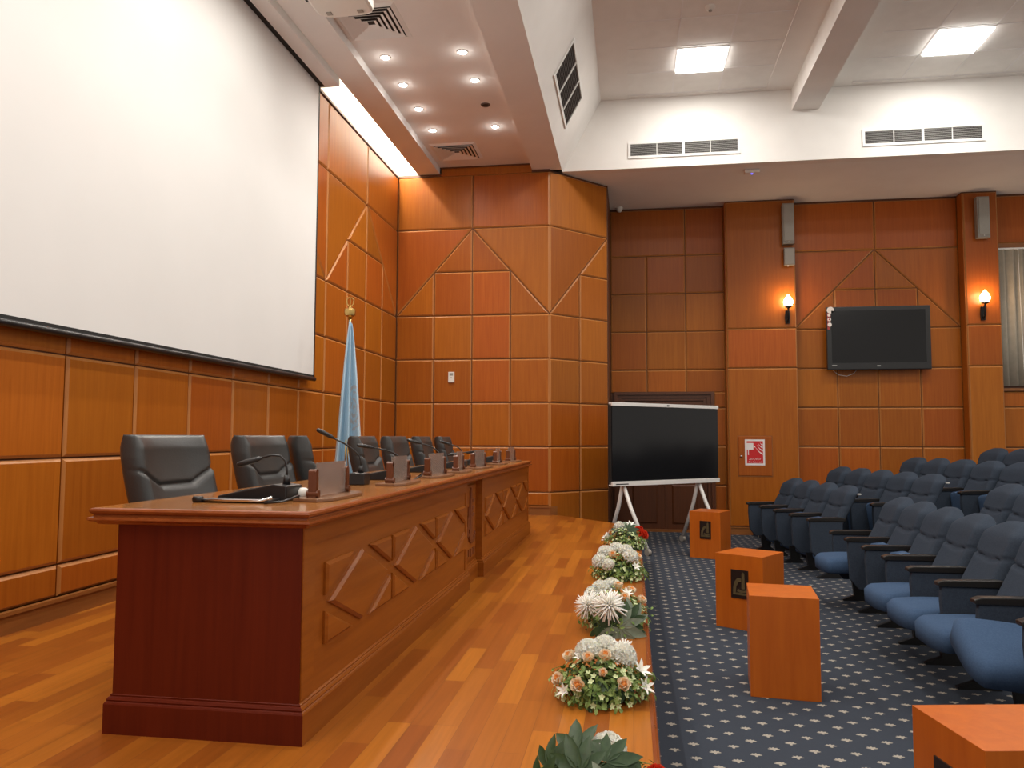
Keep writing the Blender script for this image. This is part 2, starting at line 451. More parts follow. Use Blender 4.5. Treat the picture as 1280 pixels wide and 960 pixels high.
for x0, x1 in ((1.453, 2.48), (4.87, 5.345)):
    b.box(x0, x1, PF + TH, W + .05, HF, 4.70, 0)
    wall_mb(b, (0, PF, 0), (1, 0, 0), (0, -1, 0), [rect(x0, x1, -.30, 2.09), rect(x0, x1, 2.09, 2.695), rect(x0, x1, 2.695, 4.67)], gap=.004)
    wall_mb(b, (x0 - .011, 0, 0), (0, 1, 0), (-1, 0, 0), [rect(PF, W, -.3, 4.67)], gap=.003, th=.01, bev=.004)
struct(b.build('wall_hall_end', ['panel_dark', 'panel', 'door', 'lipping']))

# double door of the door bay, with its architrave and sill
root = thing('door_1', None, None, (0, 0, 0)); struct(root)
b = MB()
for k, (e, o) in enumerate(((0, 0), (.055, .03), (.11, .055))):
    y = W - .05 + o
    b.box(-.27 + e, 1.27 - e, y, W + .10, 1.70 - k * .045, 1.745 - k * .045)
    b.box(-.27 + e, -.215 + e, y, W + .10, HF, 1.70 - k * .045); b.box(1.215 - e, 1.27 - e, y, W + .10, HF, 1.70 - k * .045)
b.build('door_frame', 'door', root)
for s, (x0, x1) in enumerate(((-.105, .499), (.503, 1.105))):
    d = MB(); d.box(x0, x1, W + .02, W + .065, HF + .01, 1.60)
    for z0, z1 in ((HF + .12, .30), (.42, 1.50)):
        mat = Matrix(((1, 0, 0, 0), (0, 0, -1, W + .02), (0, 1, 0, 0), (0, 0, 0, 1)))
        d.chamfer(rect(x0 + .11, x1 - .11, z0, z1), 0, .018, .02, 0, mat)
    leaf = d.build('door_leaf', 'door', root)
b = MB(); b.box(-.24, 1.24, W + .12, W + .16, HF, 1.72); b.build('door_backing', 'door', root)
b = MB(); b.box(-.10, 1.12, W - .06, W + .06, HF, HF + .035); b.build('sill', M['base'], root)

# skirting
b = MB()
b.box(XL, XL + .022, -1.5, D, 0, .098, 0); b.box(XL, XL + .034, -1.5, D, .098, .118, 0); struct(b.build('baseboard_left', 'base'))
b = MB()
b.box(XL + .022, -1.075, D - .022, D, 0, .098); b.box(XL + .022, -1.07, D - .034, D, .098, .118)
b.prism([(-1.075, D), (-1.075, D - .022), (-.985, D + .065), (-1.0, D + .08)], 0, .112)
struct(b.build('baseboard_stage_end', 'base'))
b = MB()
for x0, x1, y in ((1.45, 2.484, PF), (2.484, 4.866, W), (4.866, 5.35, PF), (5.35, 9, W), (1.26, 1.45, W)):
    b.box(x0, x1, y - .02, y, HF, HF + .10); b.box(x0, x1, y - .03, y, HF + .10, HF + .118)
struct(b.build('baseboard_hall_end', 'base'))

# floors
b = MB()
b.prism([(XL - .1, -1.5), (.062, -1.5), (.062, 9.28), (-.985, 10.46), (-1.0, D + .02), (XL - .1, D + .02)], -.40, 0)
struct(b.build('floor_stage', 'laminate'))
b = MB()
prof = [(.062, -.045), (.084, -.045), (.086, -.012), (.082, -.002), (.074, .003), (.062, .003)]
b.add([(x, -1.5, z) for x, z in prof] + [(x, 9.29, z) for x, z in prof],
      [(i, (i + 1) % 6, 6 + (i + 1) % 6, 6 + i) for i in range(6)] + [list(range(6)), list(range(11, 5, -1))])
b.box(.05, .066, -1.5, 9.28, HF, -.045)
struct(b.build('trim_stage_edge', 'moulding'))
b = MB(); b.box(-1.2, 9.2, -1.5, W + .02, HF - .06, HF); struct(b.build('floor_hall', 'carpet'))
# raked platforms under the rear rows
TIER = [HF, -.285, -.16, -.035]
for k, xs in ((1, 2.42), (2, 3.28), (3, 4.12)):
    b = MB()
    b.prism([(xs, -1.5), (9.2, -1.5), (9.2, W - .04), (xs - .66, W - .04), (xs - .12, 8.6), (xs, 8.0)], HF, TIER[k])
    struct(b.build('floor_tier', 'carpet'))

# stage ceiling raft
b = MB()
b.box(-2.93, -2.62, -1.5, D - .001, 4.687, 4.73); b.box(-2.66, -2.62, -1.5, D - .001, 4.73, 5.02)           # strip beside the light cove
b.box(-2.62, -1.325, -1.5, D - .001, 4.778, 5.02)           # raised centre
b.box(-1.325, -.922, -1.5, 10.54, 4.687, 5.02)             # strip beside the bulkhead
b.box(-1.60, -.922, 10.46, W, 4.687, 5.02)
struct(b.build('ceiling_stage', 'ceil_paint'))
b = MB(); b.box(-.922, 9.2, 10.70, W + .2, 4.687, 4.95); struct(b.build('ceiling_hall_soffit', 'ceil_paint'))
# cove
b = MB()
b.box(-3.65, -3.55, -1.5, D + .15, 4.60, 5.45); b.box(-3.65, -2.55, -1.5, D + .15, 5.45, 5.55); b.box(-2.66, -2.60, -1.5, D + .15, 5.0, 5.45)
b.box(-3.65, XL - .15, -1.5, D + .15, 4.60, 4.66)
b.box(-3.65, -2.60, D, D + .15, 4.66, 5.45)
struct(b.build('ceiling_cove', 'plaster'))
# bulkhead, fascia, hall ceiling
b = MB()
for y0, y1 in ((-1.5, 10.545),):
    pr = [(-.922, 4.687), (-.39, 5.657), (-.39, 5.95), (-1.2, 5.95), (-1.2, 5.02), (-.922, 5.02)]
    b.add([(x, y0, z) for x, z in pr] + [(x, y1, z) for x, z in pr], [(i, (i + 1) % 6, 6 + (i + 1) % 6, 6 + i) for i in range(6)] + [list(range(6)), list(range(11, 5, -1))])
struct(b.build('wall_bulkhead', 'plaster'))
b = MB(); b.box(-1.2, 9.2, 10.545, 10.70, 4.687, 5.95); struct(b.build('wall_fascia', 'plaster'))
b = MB()
b.box(-.39, -.02, -1.5, 10.545, 5.657, 5.75); b.box(-.02, 1.80, 10.47, 10.545, 5.657, 5.75)
b.box(1.80, 2.87, -1.5, 10.545, 5.657, 5.75); b.box(2.87, 9.2, 10.47, 10.545, 5.657, 5.75)
struct(b.build('ceiling_hall_border', 'plaster'))
b = MB()
b.box(-.02, 1.80, -1.5, 10.47, 5.676, 5.75); b.box(2.87, 9.2, -1.5, 10.47, 5.676, 5.75)
for x in (.57, 1.18): b.box(x - .008, x + .008, -1.5, 10.47, 5.672, 5.68, 1)
for k in range(10): b.box(2.87 + .61 * k - .008, 2.87 + .61 * k + .008, -1.5, 10.47, 5.672, 5.68, 1)
y = 9.83
ys = [9.83 - .63 * k for k in range(-1, 16)]
for y in ys:
    b.box(-.02, 1.80, y - .008, y + .008, 5.672, 5.68, 1); b.box(2.87, 9.2, y - .008, y + .008, 5.672, 5.68, 1)
struct(b.build('ceiling_hall', ['tile', 'ceil_paint']))
b = MB(); b.box(2.13, 2.475, -1.5, 10.545, 5.37, 5.66); struct(b.build('ceiling_beam', 'plaster'))

# ------------------------------------------------------------------ ceiling fittings
def place_panel(x, y, label, vis=True):
    t = thing('ceiling_light', label, 'ceiling light', (x, y, 5.676), 0, 'square ceiling light panels')
    b = MB()
    for s in ((-.305, -.285, -.305, .305), (.285, .305, -.305, .305), (-.285, .285, -.305, -.285), (-.285, .285, .285, .305)):
        b.box(s[0], s[1], s[2], s[3], -.010, 0)
    b.build('frame', 'white', t)
    b = MB(); b.box(-.285, .285, -.285, .285, -.034, -.004); b.build('diffuser', 'lamp_on', t)
    return t
place_panel(.875, 9.55, 'bright square ceiling light panel above the left fascia grille')
place_panel(3.79, 9.52, 'bright square ceiling light panel right of the ceiling beam')

def downlight(x, y, label, on=True):
    t = thing('downlight', label, 'downlight', (x, y, 4.778), 0, 'round downlights in the stage ceiling')
    b = MB(); b.lathe([(.036, -.002), (.040, -.008), (.052, -.008), (.056, 0), (.036, 0), (.036, -.002)], 24); b.build('trim_ring', 'white' if on else 'down_off', t, smooth=True, autosmooth=40)
    b = MB(); b.lathe([(.0, -.020), (.022, -.018), (.036, -.010), (.040, -.003)], 20); b.build('lamp', 'down_on' if on else 'black', t)
LX = (-2.385, -1.607); LY = (7.22, 7.83, 8.45, 9.08)
nm = {0: 'nearest', 1: 'second', 2: 'third', 3: 'farthest'}
for i, x in enumerate(LX):
    for j, y in enumerate(LY):
        on = not (i == 1 and j == 2)
        side = 'nearer the screen' if i == 0 else 'nearer the white bulkhead'
        lab = ('glowing round downlight, %s of the column %s' % (nm[j], side)) if on else 'dark unlit round downlight in the stage ceiling'
        downlight(x, y, lab, on)

def diffuser(x, y, label):
    t = thing('air_diffuser', label, 'air vent', (x, y, 4.778), 0, 'square ceiling diffusers')
    S = .30
    b = MB()
    for a in range(4):
        m = Matrix.Rotation(a * math.pi / 2, 4, 'Z')
        b.add([(-S, -S, -.002), (S, -S, -.002), (S - .04, -S + .04, -.014), (-S + .04, -S + .04, -.014), (-S, -S, 0), (S, -S, 0)], [(0, 1, 2, 3), (0, 4, 5, 1)], 0, m)
    b.build('frame', 'ceil_paint', t)
    b = MB()
    for k in range(5):
        o = S - .05 - k * .046; i2 = o - .034
        for a in range(4):
            m = Matrix.Rotation(a * math.pi / 2, 4, 'Z')
            b.add([(-o, -o, -.022), (o, -o, -.022), (i2, -i2, -.003), (-i2, -i2, -.003), (-o, -o, -.019), (o, -o, -.019), (i2, -i2, -.0), (-i2, -i2, -.0)],
                  [(0, 1, 2, 3), (4, 7, 6, 5), (0, 4, 5, 1), (2, 6, 7, 3)], 0, m)
    b.build('louvres', 'ceil_paint', t)
    b = MB(); b.box(-S + .04, S - .04, -S + .04, S - .04, -.001, 0); b.build('duct_opening', 'vent_dark', t)
diffuser(-2.31, 6.58, 'square louvred air diffuser beside the projector')
diffuser(-2.25, 9.83, 'square louvred air diffuser close to the stage end wall')

def grille(name, label, w, h, nsec, mat, slats=9, heavy=(2,), vert=False):
    t = thing(name, label, 'air vent', group='white framed return air grilles'); t.matrix_world = mat
    b = MB(); f = .032
    b.box(-w / 2, w / 2, -h / 2, -h / 2 + f, 0, .014); b.box(-w / 2, w / 2, h / 2 - f, h / 2, 0, .014)
    b.box(-w / 2, -w / 2 + f, -h / 2 + f, h / 2 - f, 0, .014); b.box(w / 2 - f, w / 2, -h / 2 + f, h / 2 - f, 0, .014)
    iw = w - 2 * f
    for k in range(1, nsec):
        x = -iw / 2 + iw * k / nsec; hw = .014 if k in heavy else .005
        b.box(x - hw, x + hw, -h / 2 + f, h / 2 - f, .001, .013)
    b.build('frame', 'white', t)
    s = MB()
    ih = h - 2 * f
    for k in range(slats):
        y = -ih / 2 + ih * (k + .5) / slats; d = ih / slats * .26
        s.add([(-iw / 2, y - d, .010), (iw / 2, y - d, .010), (iw / 2, y + d * .1, .003), (-iw / 2, y + d * .1, .003), (-iw / 2, y - d, .008), (iw / 2, y - d, .008), (iw / 2, y + d * .1, .001), (-iw / 2, y + d * .1, .001)],
              [(0, 1, 2, 3), (4, 7, 6, 5), (0, 4, 5, 1), (3, 2, 6, 7)])
    s.build('slats', 'slat', t)
    b = MB(); b.box(-iw / 2, iw / 2, -ih / 2, ih / 2, .0002, .001); b.build('duct_opening', 'vent_dark', t)
def frame(o, x, y, z):
    x = Vector(x).normalized(); y = Vector(y).normalized(); z = Vector(z).normalized()
    return Matrix(((x.x, y.x, z.x, o[0]), (x.y, y.y, z.y, o[1]), (x.z, y.z, z.z, o[2]), (0, 0, 0, 1)))
grille('air_grille', 'long white framed air grille on the fascia left of the beam', 1.48, .228, 4, frame((.718, 10.544, 4.935), (1, 0, 0), (0, 0, 1), (0, -1, 0)))
grille('air_grille', 'long white framed air grille on the fascia right of the beam', 1.48, .228, 4, frame((3.744, 10.544, 4.943), (1, 0, 0), (0, 0, 1), (0, -1, 0)))
sl = Vector((.532, 0, .97)).normalized(); nn = Vector((.97, 0, -.532)).normalized()
oc = Vector((-.922, 8.83, 4.687)) + sl * .472 + nn * .001
grille('air_grille', 'three part air grille on the sloping white bulkhead', 1.46, .46, 3, frame(oc, (0, 1, 0), sl, nn), slats=14, heavy=(1, 2))

# detector, sensor, sprinkler
t = thing('detector', 'small white detector with blue light under the hall soffit', 'detector', (1.65, 10.85, 4.687))
b = MB(); b.box(-.10, .10, -.05, .05, -.045, 0); b.build('housing', 'white_plastic', t, bevel=.01)
b = MB(); b.lathe([(0, -.056), (.010, -.054), (.014, -.045)], 12); b.build('indicator', 'led_blue', t)
t = thing('security_sensor', 'tiny white corner sensor above the door bay', 'sensor', (-.17, 12.36, 4.687))
b = MB(); b.lathe([(.055, 0), (.055, -.02), (.045, -.03), (.042, -.05), (.025, -.07), (0, -.075)], 20); b.build('dome', 'white_plastic', t, smooth=True, autosmooth=40)
b = MB(); b.box(-.06, .06, -.03, .06, -.012, 0); b.build('bracket', 'white_plastic', t)
t = thing('smoke_detector', 'white dome smoke detector on the tiled hall ceiling', 'detector', (.87, 8.37, 5.676))
b = MB(); b.lathe([(.055, 0), (.055, -.015), (.045, -.03), (.03, -.04), (0, -.042)], 20); b.build('dome', 'white_plastic', t, smooth=True, autosmooth=40)
b = MB(); b.lathe([(.0, -.055), (.018, -.053), (.02, -.04)], 14); b.build('sensor_cap', 'grey_metal', t)

# ------------------------------------------------------------------ projection screen and projector
t = thing('projection_screen', 'large white pull-down projection screen in front of the left wall', 'projection screen', (0, 0, 0))
SY0, SY1, SX = 2.2, 7.455, -3.155
b = MB()
b.box(SX - .004, SX, SY0, SY1 - .03, 1.64, 4.66); b.build('fabric', 'screen', t)
b = MB(); b.box(SX - .005, SX + .0015, SY1 - .03, SY1, 1.60, 4.64); b.box(SX - .005, SX + .0015, SY0, SY1, 1.618, 1.645); b.build('border', 'black_matte', t)
b = MB(); b.tube([(SX - .002, SY0, 1.606), (SX - .002, SY1 + .01, 1.606)], .021, 14); b.build('weight_bar', 'black', t, smooth=True, autosmooth=50)
b = MB()
b.box(-3.2095, -3.165, SY0, SY1 + .0, 4.63, 4.78); b.box(-3.10, -2.95, SY0, SY1 + .0, 4.63, 4.78); b.box(-3.2095, -2.95, SY0, SY1 + .0, 4.74, 4.78)
b.box(-3.2095, -2.95, SY1, SY1 + .015, 4.63, 4.78)
b.build('casing', 'ceil_paint', t)
b = MB(); b.box(-3.165, -3.10, SY0, SY1, 4.634, 4.74); b.build('roller_slot', 'black_matte', t)

t = thing('projector', 'white ceiling projector hanging beside the screen', 'projector', (-2.27, 5.72, 4.455))
b = MB()
def pr(u, v):
    a = 2 * math.pi * u; n = 5.
    r = (abs(math.cos(a)) ** n + abs(math.sin(a)) ** n) ** (-1 / n)
    k = [.90, .985, 1, 1, .97, .88][min(5, int(v * 5 + .5))]; z = [0, .012, .03, .09, .115, .125][min(5, int(v * 5 + .5))]
    return (.24 * r * math.cos(a) * k, .19 * r * math.sin(a) * k, z)
b.grid(pr, 40, 6, closed_u=True)
b.add([pr(i / 40, 0) for i in range(40)], [list(range(39, -1, -1))]); b.add([pr(i / 40, 1) for i in range(40)], [list(range(40))])
b.build('body', 'white_plastic', t, smooth=True, autosmooth=35)
b = MB(); b.tube([(0, 0, .12), (0, 0, .323)], .022, 14); b.lathe([(.07, .315), (.07, .323)], 20); b.build('ceiling_mount', 'white_plastic', t, smooth=True, autosmooth=40)
for sx in (-.13, .13):
    b = MB(); b.box(sx - .022, sx + .022, .085, .125, -.008, .002); b.build('foot', 'grey_metal', t)
b = MB(); b.tube([(-.26, -.06, .06), (-.22, -.06, .06)], .045, 20); b.build('lens', 'black', t)

# ------------------------------------------------------------------ wall fittings
t = thing('thermostat', 'small white thermostat on the stage end wall', 'thermostat', (-2.43, D - .001, 1.845))
b = MB(); b.box(-.042, .042, -.024, 0, -.072, .072); b.build('housing', 'white_plastic', t, bevel=.005)
b = MB(); b.box(-.022, .026, -.0255, -.024, .02, .055); b.build('display', 'thermo_face', t)
b = MB(); b.box(-.012, .012, -.0265, -.024, -.012, -.004); b.build('button', 'black', t)

def column_speaker(x, z0, z1, label):
    t = thing('column_speaker', label, 'speaker', (x, PF - .001, z0), 0, 'grey column speakers')
    h = z1 - z0
    b = MB(); b.box(-.085, .085, -.12, -.02, 0, h); b.build('cabinet', 'grey_case', t, bevel=.006)
    b = MB(); b.box(-.062, .078, -.128, -.1205, .05, h - .02)
    for k in range(9): b.box(-.058 + k * .0155, -.0535 + k * .0155, -.131, -.128, .06, h - .03)
    b.build('grille', 'grey_metal', t)
    b = MB(); b.box(-.04, .04, -.02, 0, h * .3, h * .7); b.build('wall_bracket', 'iron', t)
    b = MB(); b.lathe([(.006, 0), (.006, .006), (0, .007)], 10, mat=Matrix.Translation((.0, -.125, .03)) @ Matrix.Rotation(R(90), 4, 'X')); b.build('badge', 'white', t)
column_speaker(2.365, 3.96, 4.585, 'grey column speaker on the pilaster left of the television')
column_speaker(5.10, 3.96, 4.57, 'grey column speaker on the pilaster beside the window')
t = thing('box_speaker', 'small grey box speaker under the left column speaker', 'speaker', (2.375, PF + .002, 3.64))
b = MB(); b.prism([(-.08, -.11), (.08, -.11), (.07, -.02), (-.07, -.02)], 0, .265); b.build('cabinet', 'grey_case', t, bevel=.006)
b = MB(); b.box(-.068, .068, -.116, -.1105, .015, .25); b.build('grille', 'grey_metal', t)
b = MB(); b.box(-.03, .03, -.02, 0, .08, .18); b.build('wall_bracket', 'iron', t)
b = MB(); b.lathe([(0, -.02), (.012, -.015), (.014, 0)], 12, mat=Matrix.Translation((-.02, -.08, 0))); b.build('knob', 'white', t)

def sconce(x, label):
    t = thing('wall_sconce', label, 'wall lamp', (x, PF - .001, 2.76), 0, 'torch wall sconces')
    b = MB(); b.prism([(-.030, .0), (.030, .0), (.038, .09), (.030, .20), (-.030, .20), (-.038, .09)], -.02, 0, mat=frame((0, 0, 0), (1, 0, 0), (0, 0, 1), (0, 1, 0)))
    b.build('backplate', 'iron', t, bevel=.004)
    b = MB(); b.tube([(0, -.01, .08), (0, -.045, .02), (0, -.075, .06), (0, -.085, .16), (0, -.09, .225)], [.010, .010, .011, .013, .016], 12); b.build('arm', 'iron', t, smooth=True)
    b = MB(); b.lathe([(.016, .225), (.045, .235), (.050, .25), (.046, .252), (0, .252)], 20, mat=Matrix.Translation((0, -.09, 0))); b.build('cup', 'iron', t, smooth=True, autosmooth=50)
    b = MB(); b.lathe([(.030, .252), (.062, .28), (.070, .32), (.058, .36), (.035, .39), (.014, .42), (0, .435)], 20, mat=Matrix.Translation((0, -.09, 0))); b.build('flame_shade', 'bulb', t, smooth=True)
sconce(2.345, 'lit torch sconce on the pilaster left of the television')
sconce(5.09, 'lit torch sconce on the pilaster beside the window')

t = thing('television', 'black wall television above the blue seats', 'television', (3.655, W - .001, 2.055))
b = MB(); b.box(-.735, .735, -.155, -.10, 0, .955); b.build('bezel', 'black', t, bevel=.012)
b = MB(); b.box(-.665, .665, -.1575, -.155, .105, .895); b.build('display', 'glass_black', t)
b = MB(); b.box(-.45, .45, -.10, -.06, .15, .80); b.build('back_cover', 'black_matte', t, bevel=.02)
b = MB(); b.box(-.25, .25, -.06, 0, .25, .65); b.build('wall_bracket', 'iron', t)
b = MB(); b.lathe([(.052, 0), (.052, .002)], 28, mat=frame((-.675, -.1555, .905), (1, 0, 0), (0, 0, 1), (0, -1, 0)))
b.add([(-.712, -.1585, .900), (-.640, -.1585, .900), (-.640, -.1585, .912), (-.712, -.1585, .912)], [(0, 1, 2, 3)], 1)
b.build('round_sticker', ['sign_white', 'sticker_grey'], t)
b = MB()
for k, (z, r) in enumerate(((.83, .022), (.765, .026), (.685, .03))):
    b.box(-.725, -.675, -.1565, -.155, z - .03, z + .03, 0)
    b.lathe([(r, 0), (r, .0014)], 18, 1, frame((-.698 + .004 * k, -.1565, z), (1, 0, 0), (0, 0, 1), (0, -1, 0)))
    if k == 1: b.lathe([(r * .45, 0), (r * .45, .001)], 14, 0, frame((-.694, -.1579, z), (1, 0, 0), (0, 0, 1), (0, -1, 0)))
b.box(-.722, -.69, -.1575, -.155, .612, .65, 0)
b.build('sticker_strip', ['sticker_red', 'sign_white'], t)
b = MB(); b.box(-.03, .02, -.1565, -.155, .05, .063); b.box(-.67, -.60, -.1565, -.155, .063, .072); b.build('badge', 'sticker_grey', t)
t = tag(MB().tube([(-.13, -.02, 0), (-.06, -.035, -.065), (.06, -.04, -.085), (.16, -.03, -.045), (.20, -.02, .0)], .004, 8).build('cable', 'sticker_grey', None, smooth=True), 'thin pale cable hanging below the television', 'cable')
t.location = (3.16, W - .012, 2.053)

# fire hose cabinet door with its sign
t = thing('fire_hose_cabinet', 'flush wooden fire hose cabinet door in the pilaster', 'cabinet', (1.838, PF - .001, .456))
b = MB(); mat = frame((0, 0, 0), (1, 0, 0), (0, 0, 1), (0, -1, 0))
b.chamfer(rect(-.245, .245, .006, .60), 0, .012, .008, 0, mat); b.build('door', 'panel', t)
b = MB(); b.box(-.255, .255, -.004, 0, -.006, .006); b.box(-.255, .255, -.004, 0, .60, .610); b.box(-.255, -.245, -.004, 0, 0, .605); b.box(.245, .255, -.004, 0, 0, .605); b.build('frame', 'base', t)
b = MB(); b.lathe([(.012, 0), (.016, .02), (0, .024)], 12, mat=frame((-.205, -.012, .30), (1, 0, 0), (0, 0, 1), (0, -1, 0))); b.build('knob', 'chrome', t)
t = thing('fire_hose_sign', 'red and white fire hose sign with flames on the cabinet', 'sign', (1.834, PF - .0135, .815))
b = MB(); b.box(-.145, .145, -.003, 0, -.195, .195); b.build('border', 'sign_white', t)
b = MB(); b.box(-.118, .118, -.004, -.003, -.165, .168); b.build('red_field', 'red', t)
b = MB(); mat = frame((0, -.004, 0), (1, 0, 0), (0, 0, 1), (0, -1, 0))
b.prism(rect(-.118, -.022, .04, .14), 0, .001, 0, mat); b.prism(rect(-.102, -.090, -.04, .04), 0, .001, 0, mat)
b.lathe([(.010, 0), (.010, .001)], 14, 0, mat @ Matrix.Translation((-.004, .085, 0)))
for k, (x0, y0, x1, y1) in enumerate(((.005, .080, .112, -.030), (.030, .108, .114, .022), (.050, .130, .114, .072), (.075, .148, .114, .115))):
    n = 9; up = []; lo = []
    for i in range(n):
        s = i / (n - 1); x = x0 + (x1 - x0) * s; y = y0 + (y1 - y0) * s - math.sin(s * math.pi) * .014
        w = .002 + .013 * s; up.append((x, y + w)); lo.append((x, y - w * .6))
    b.prism(up[::-1] + lo, 0, .001, 0, mat)
b.build('pictogram', 'sign_white', t)
b = MB()
v, f = text_mesh('Fire hose reel', .034, .185); b.add(v, f, 0, mat @ Matrix.Translation((.0, -.145, .0006)))
ar = ''.join(['\uFED6', '\uFEF3', '\uFEAE', '\uFEA3', ' ', '\uFEE1', '\uFEEE', '\uFEC3', '\uFEAE', '\uFEA7'])
v, f = text_mesh(ar, .036, .175); b.add(v, f, 0, mat @ Matrix.Translation((.0, -.095, .0006)))
b.build('lettering', 'sign_white', t)

# window with vertical blinds
t = thing('window_1', None, None); struct(t)
b = MB(); b.box(5.36, 7.2, W - .03, W + .05, 1.735, 1.775); b.box(5.36, 7.2, W - .03, W + .02, 3.86, 3.93); b.box(5.345, 5.365, W - .03, W + .02, 1.735, 3.93)
b.build('window_frame', 'base', t)
t = thing('vertical_blind', 'beige vertical blind hanging in the window at right', 'blind', (6.28, W - .005, 1.775))
b = MB(); b.box(-.91, .91, -.055, -.005, 2.055, 2.08); b.build('head_rail', 'white', t)
for k in range(15):
    s = MB(); x = -.87 + k * .125; a = R(16)
    def sl_(u, v, x=x): 
        w = (u - .5) * .135; return (x + w * math.cos(a), -.03 - w * math.sin(a) + .010 * math.cos(u * math.pi), .03 + v * 2.03)
    s.grid(sl_, 7, 3); o = s.build('slat', 'curtain', t, smooth=True)
    md = o.modifiers.new('t', 'SOLIDIFY'); md.thickness = .002
b = MB(); b.tube([(-.62, -.06, 2.05), (-.615, -.065, 1.2), (-.60, -.065, .02)], .004, 8); b.build('wand', 'white', t)

# ------------------------------------------------------------------ conference desk
YB0, YB1, XF, XB = 2.56, 8.44, -1.112, -1.80
desk = thing('conference_desk', 'long wooden conference desk with diamond panelled front on the stage', 'desk', (0, 0, 0))
YC, HW, RC = 5.52, .27, .045
b = MB()
for y0, y1, xf in ((YB0 + .002, YC - HW, XF), (YC + HW, YB1, XF), (YC - HW, YC + HW, XF - RC)): b.box(xf - .04, xf, y0, y1, .05, .73)
for y0 in (YB0 + .002, YC - HW - .05, YC + HW, YB1 - .06): b.box(XF - .22 if abs(y0 - YC) < 1 else XB, XF - .04, y0, y0 + (.06 if y0 != YC + HW else .05), .05, .73)
b.build('body', 'desk', desk)
b = MB(); b.box(XB, XF, YB0 - .004, YB0 + .002, .095, .73); b.build('end_panel', 'desk_end', desk)
# front mouldings: diamonds and corner triangles in each half
def front_panels(y0, y1):
    b = MB(); mat = frame((XF, 0, 0), (0, 1, 0), (0, 0, 1), (1, 0, 0)); zl, zh = .262, .592; w = (y1 - y0) / 3; zc = (zl + zh) / 2
    g = .030
    for k in range(3):
        a, c = y0 + k * w, y0 + (k + 1) * w; m = (a + c) / 2
        dia = inset([(a, zc), (m, zl), (c, zc), (m, zh)], .020)
        b.chamfer(dia, -.006, .017, .012, 0, mat)
        for tri in ([(a, zl), (m, zl), (a, zc)], [(c, zl), (c, zc), (m, zl)], [(a, zh), (a, zc), (m, zh)], [(c, zh), (m, zh), (c, zc)]):
            b.chamfer(inset(tri, .019), -.006, .017, .011, 0, mat)
    return b.build('front_panelling', 'desk', desk)
front_panels(2.73, 5.17); front_panels(5.87, 8.31)
b = MB()
for y0, y1 in ((YB0, YC - HW), (YC + HW, YB1)):
    b.box(XF, XF + .006, y0, y1, .655, .73); b.box(XF, XF + .005, y0, y0 + .10, .14, .655); b.box(XF, XF + .005, y1 - .06, y1, .14, .655)
b.build('front_frame', 'desk', desk)
# plinth with stepped moulding around each block
def sweep(b, x0, x1, y0, y1, prof, mi_of=None, sides=4):
    n = len(prof); vs = []
    for cx, cy, sx, sy in ((x0, y0, -1, -1), (x1, y0, 1, -1), (x1, y1, 1, 1), (x0, y1, -1, 1)):
        for o, z in prof: vs.append((cx + sx * o, cy + sy * o, z))
    for c in range(sides):
        for i in range(n - 1):
            f = (c * n + i, ((c + 1) % 4) * n + i, ((c + 1) % 4) * n + i + 1, c * n + i + 1)
            b.add([vs[k] for k in f], [(0, 1, 2, 3)], mi_of(c) if mi_of else 0)
plp = [(.022, 0), (.022, .100), (.019, .106), (.014, .109), (.016, .114), (.012, .121), (.006, .124), (.007, .129), (.0, .134)]
b = MB()
for x0_, y0, y1, xf in ((XB, YB0, YC - HW, XF), (XB, YC + HW, YB1, XF), (XF - RC - .04, YC - HW + .02, YC + HW - .02, XF - RC)):
    sweep(b, x0_, xf, y0, y1, plp, lambda c: 1 if c == 0 and y0 == YB0 else 0, 3)
b.build('plinth', ['desk', 'desk_end'], desk)
# top with moulded edge
b = MB()
tp = [(.0, .716), (.012, .718), (.020, .726), (.034, .730), (.040, .735), (.038, .742), (.026, .746), (.024, .752), (.032, .758), (.036, .766), (.032, .773), (.022, .776)]
sweep(b, XB - .06, XF, YB0, YB1, tp)
x0, x1, y0, y1 = XB - .082, XF + .022, YB0 - .022, YB1 + .022
b.add([(x0, y0, .776), (x1, y0, .776), (x1, y1, .776), (x0, y1, .776)], [(0, 1, 2, 3)], 1)
b.add([(XB - .06, YB0, .716), (XF, YB0, .716), (XF, YB1, .716), (XB - .06, YB1, .716)], [(3, 2, 1, 0)], 0)
b.build('desk_top', ['moulding', 'desk_top'], desk)
# carved emblem panel in the central recess and the pilaster beside it
b = MB(); mat = frame((XF - RC, 0, 0), (0, 1, 0), (0, 0, 1), (1, 0, 0))
b.chamfer(rect(YC - .20, YC + .20, .16, .69), 0, .012, .008, 0, mat); b.build('recess_panel', 'desk', desk)
b = MB(); m2 = frame((XF - RC + .012, YC, .18), (0, 1, 0), (0, 0, 1), (1, 0, 0))
b.prism([(-.045, .12), (.045, .12), (.022, .46), (0, .49), (-.022, .46)], 0, .012, 0, m2)
for k in range(3): b.prism([(-.15 + k * .035, .10 + k * .05), (-.125 + k * .035, .10 + k * .05), (-.125 + k * .035, .22 + k * .06), (-.15 + k * .035, .24 + k * .06)], 0, .010, 0, m2)
for a in range(10):
    an = R(200 + a * 14); b.prism([(.10 * math.cos(an) + .05, .20 + .08 * math.sin(an)), (.13 * math.cos(an) + .05, .20 + .11 * math.sin(an)), (.13 * math.cos(an + .2) + .05, .20 + .11 * math.sin(an + .2)), (.10 * math.cos(an + .2) + .05, .20 + .08 * math.sin(an + .2))], 0, .010, 0, m2)
for k in range(4): b.prism(rect(-.14 + k * .075, -.09 + k * .075, .0 + .01 * (k % 2), .055), 0, .008, 0, m2)
for k in range(3): b.prism(rect(.06, .12, .28 + k * .05, .305 + k * .05), 0, .008, 0, m2)
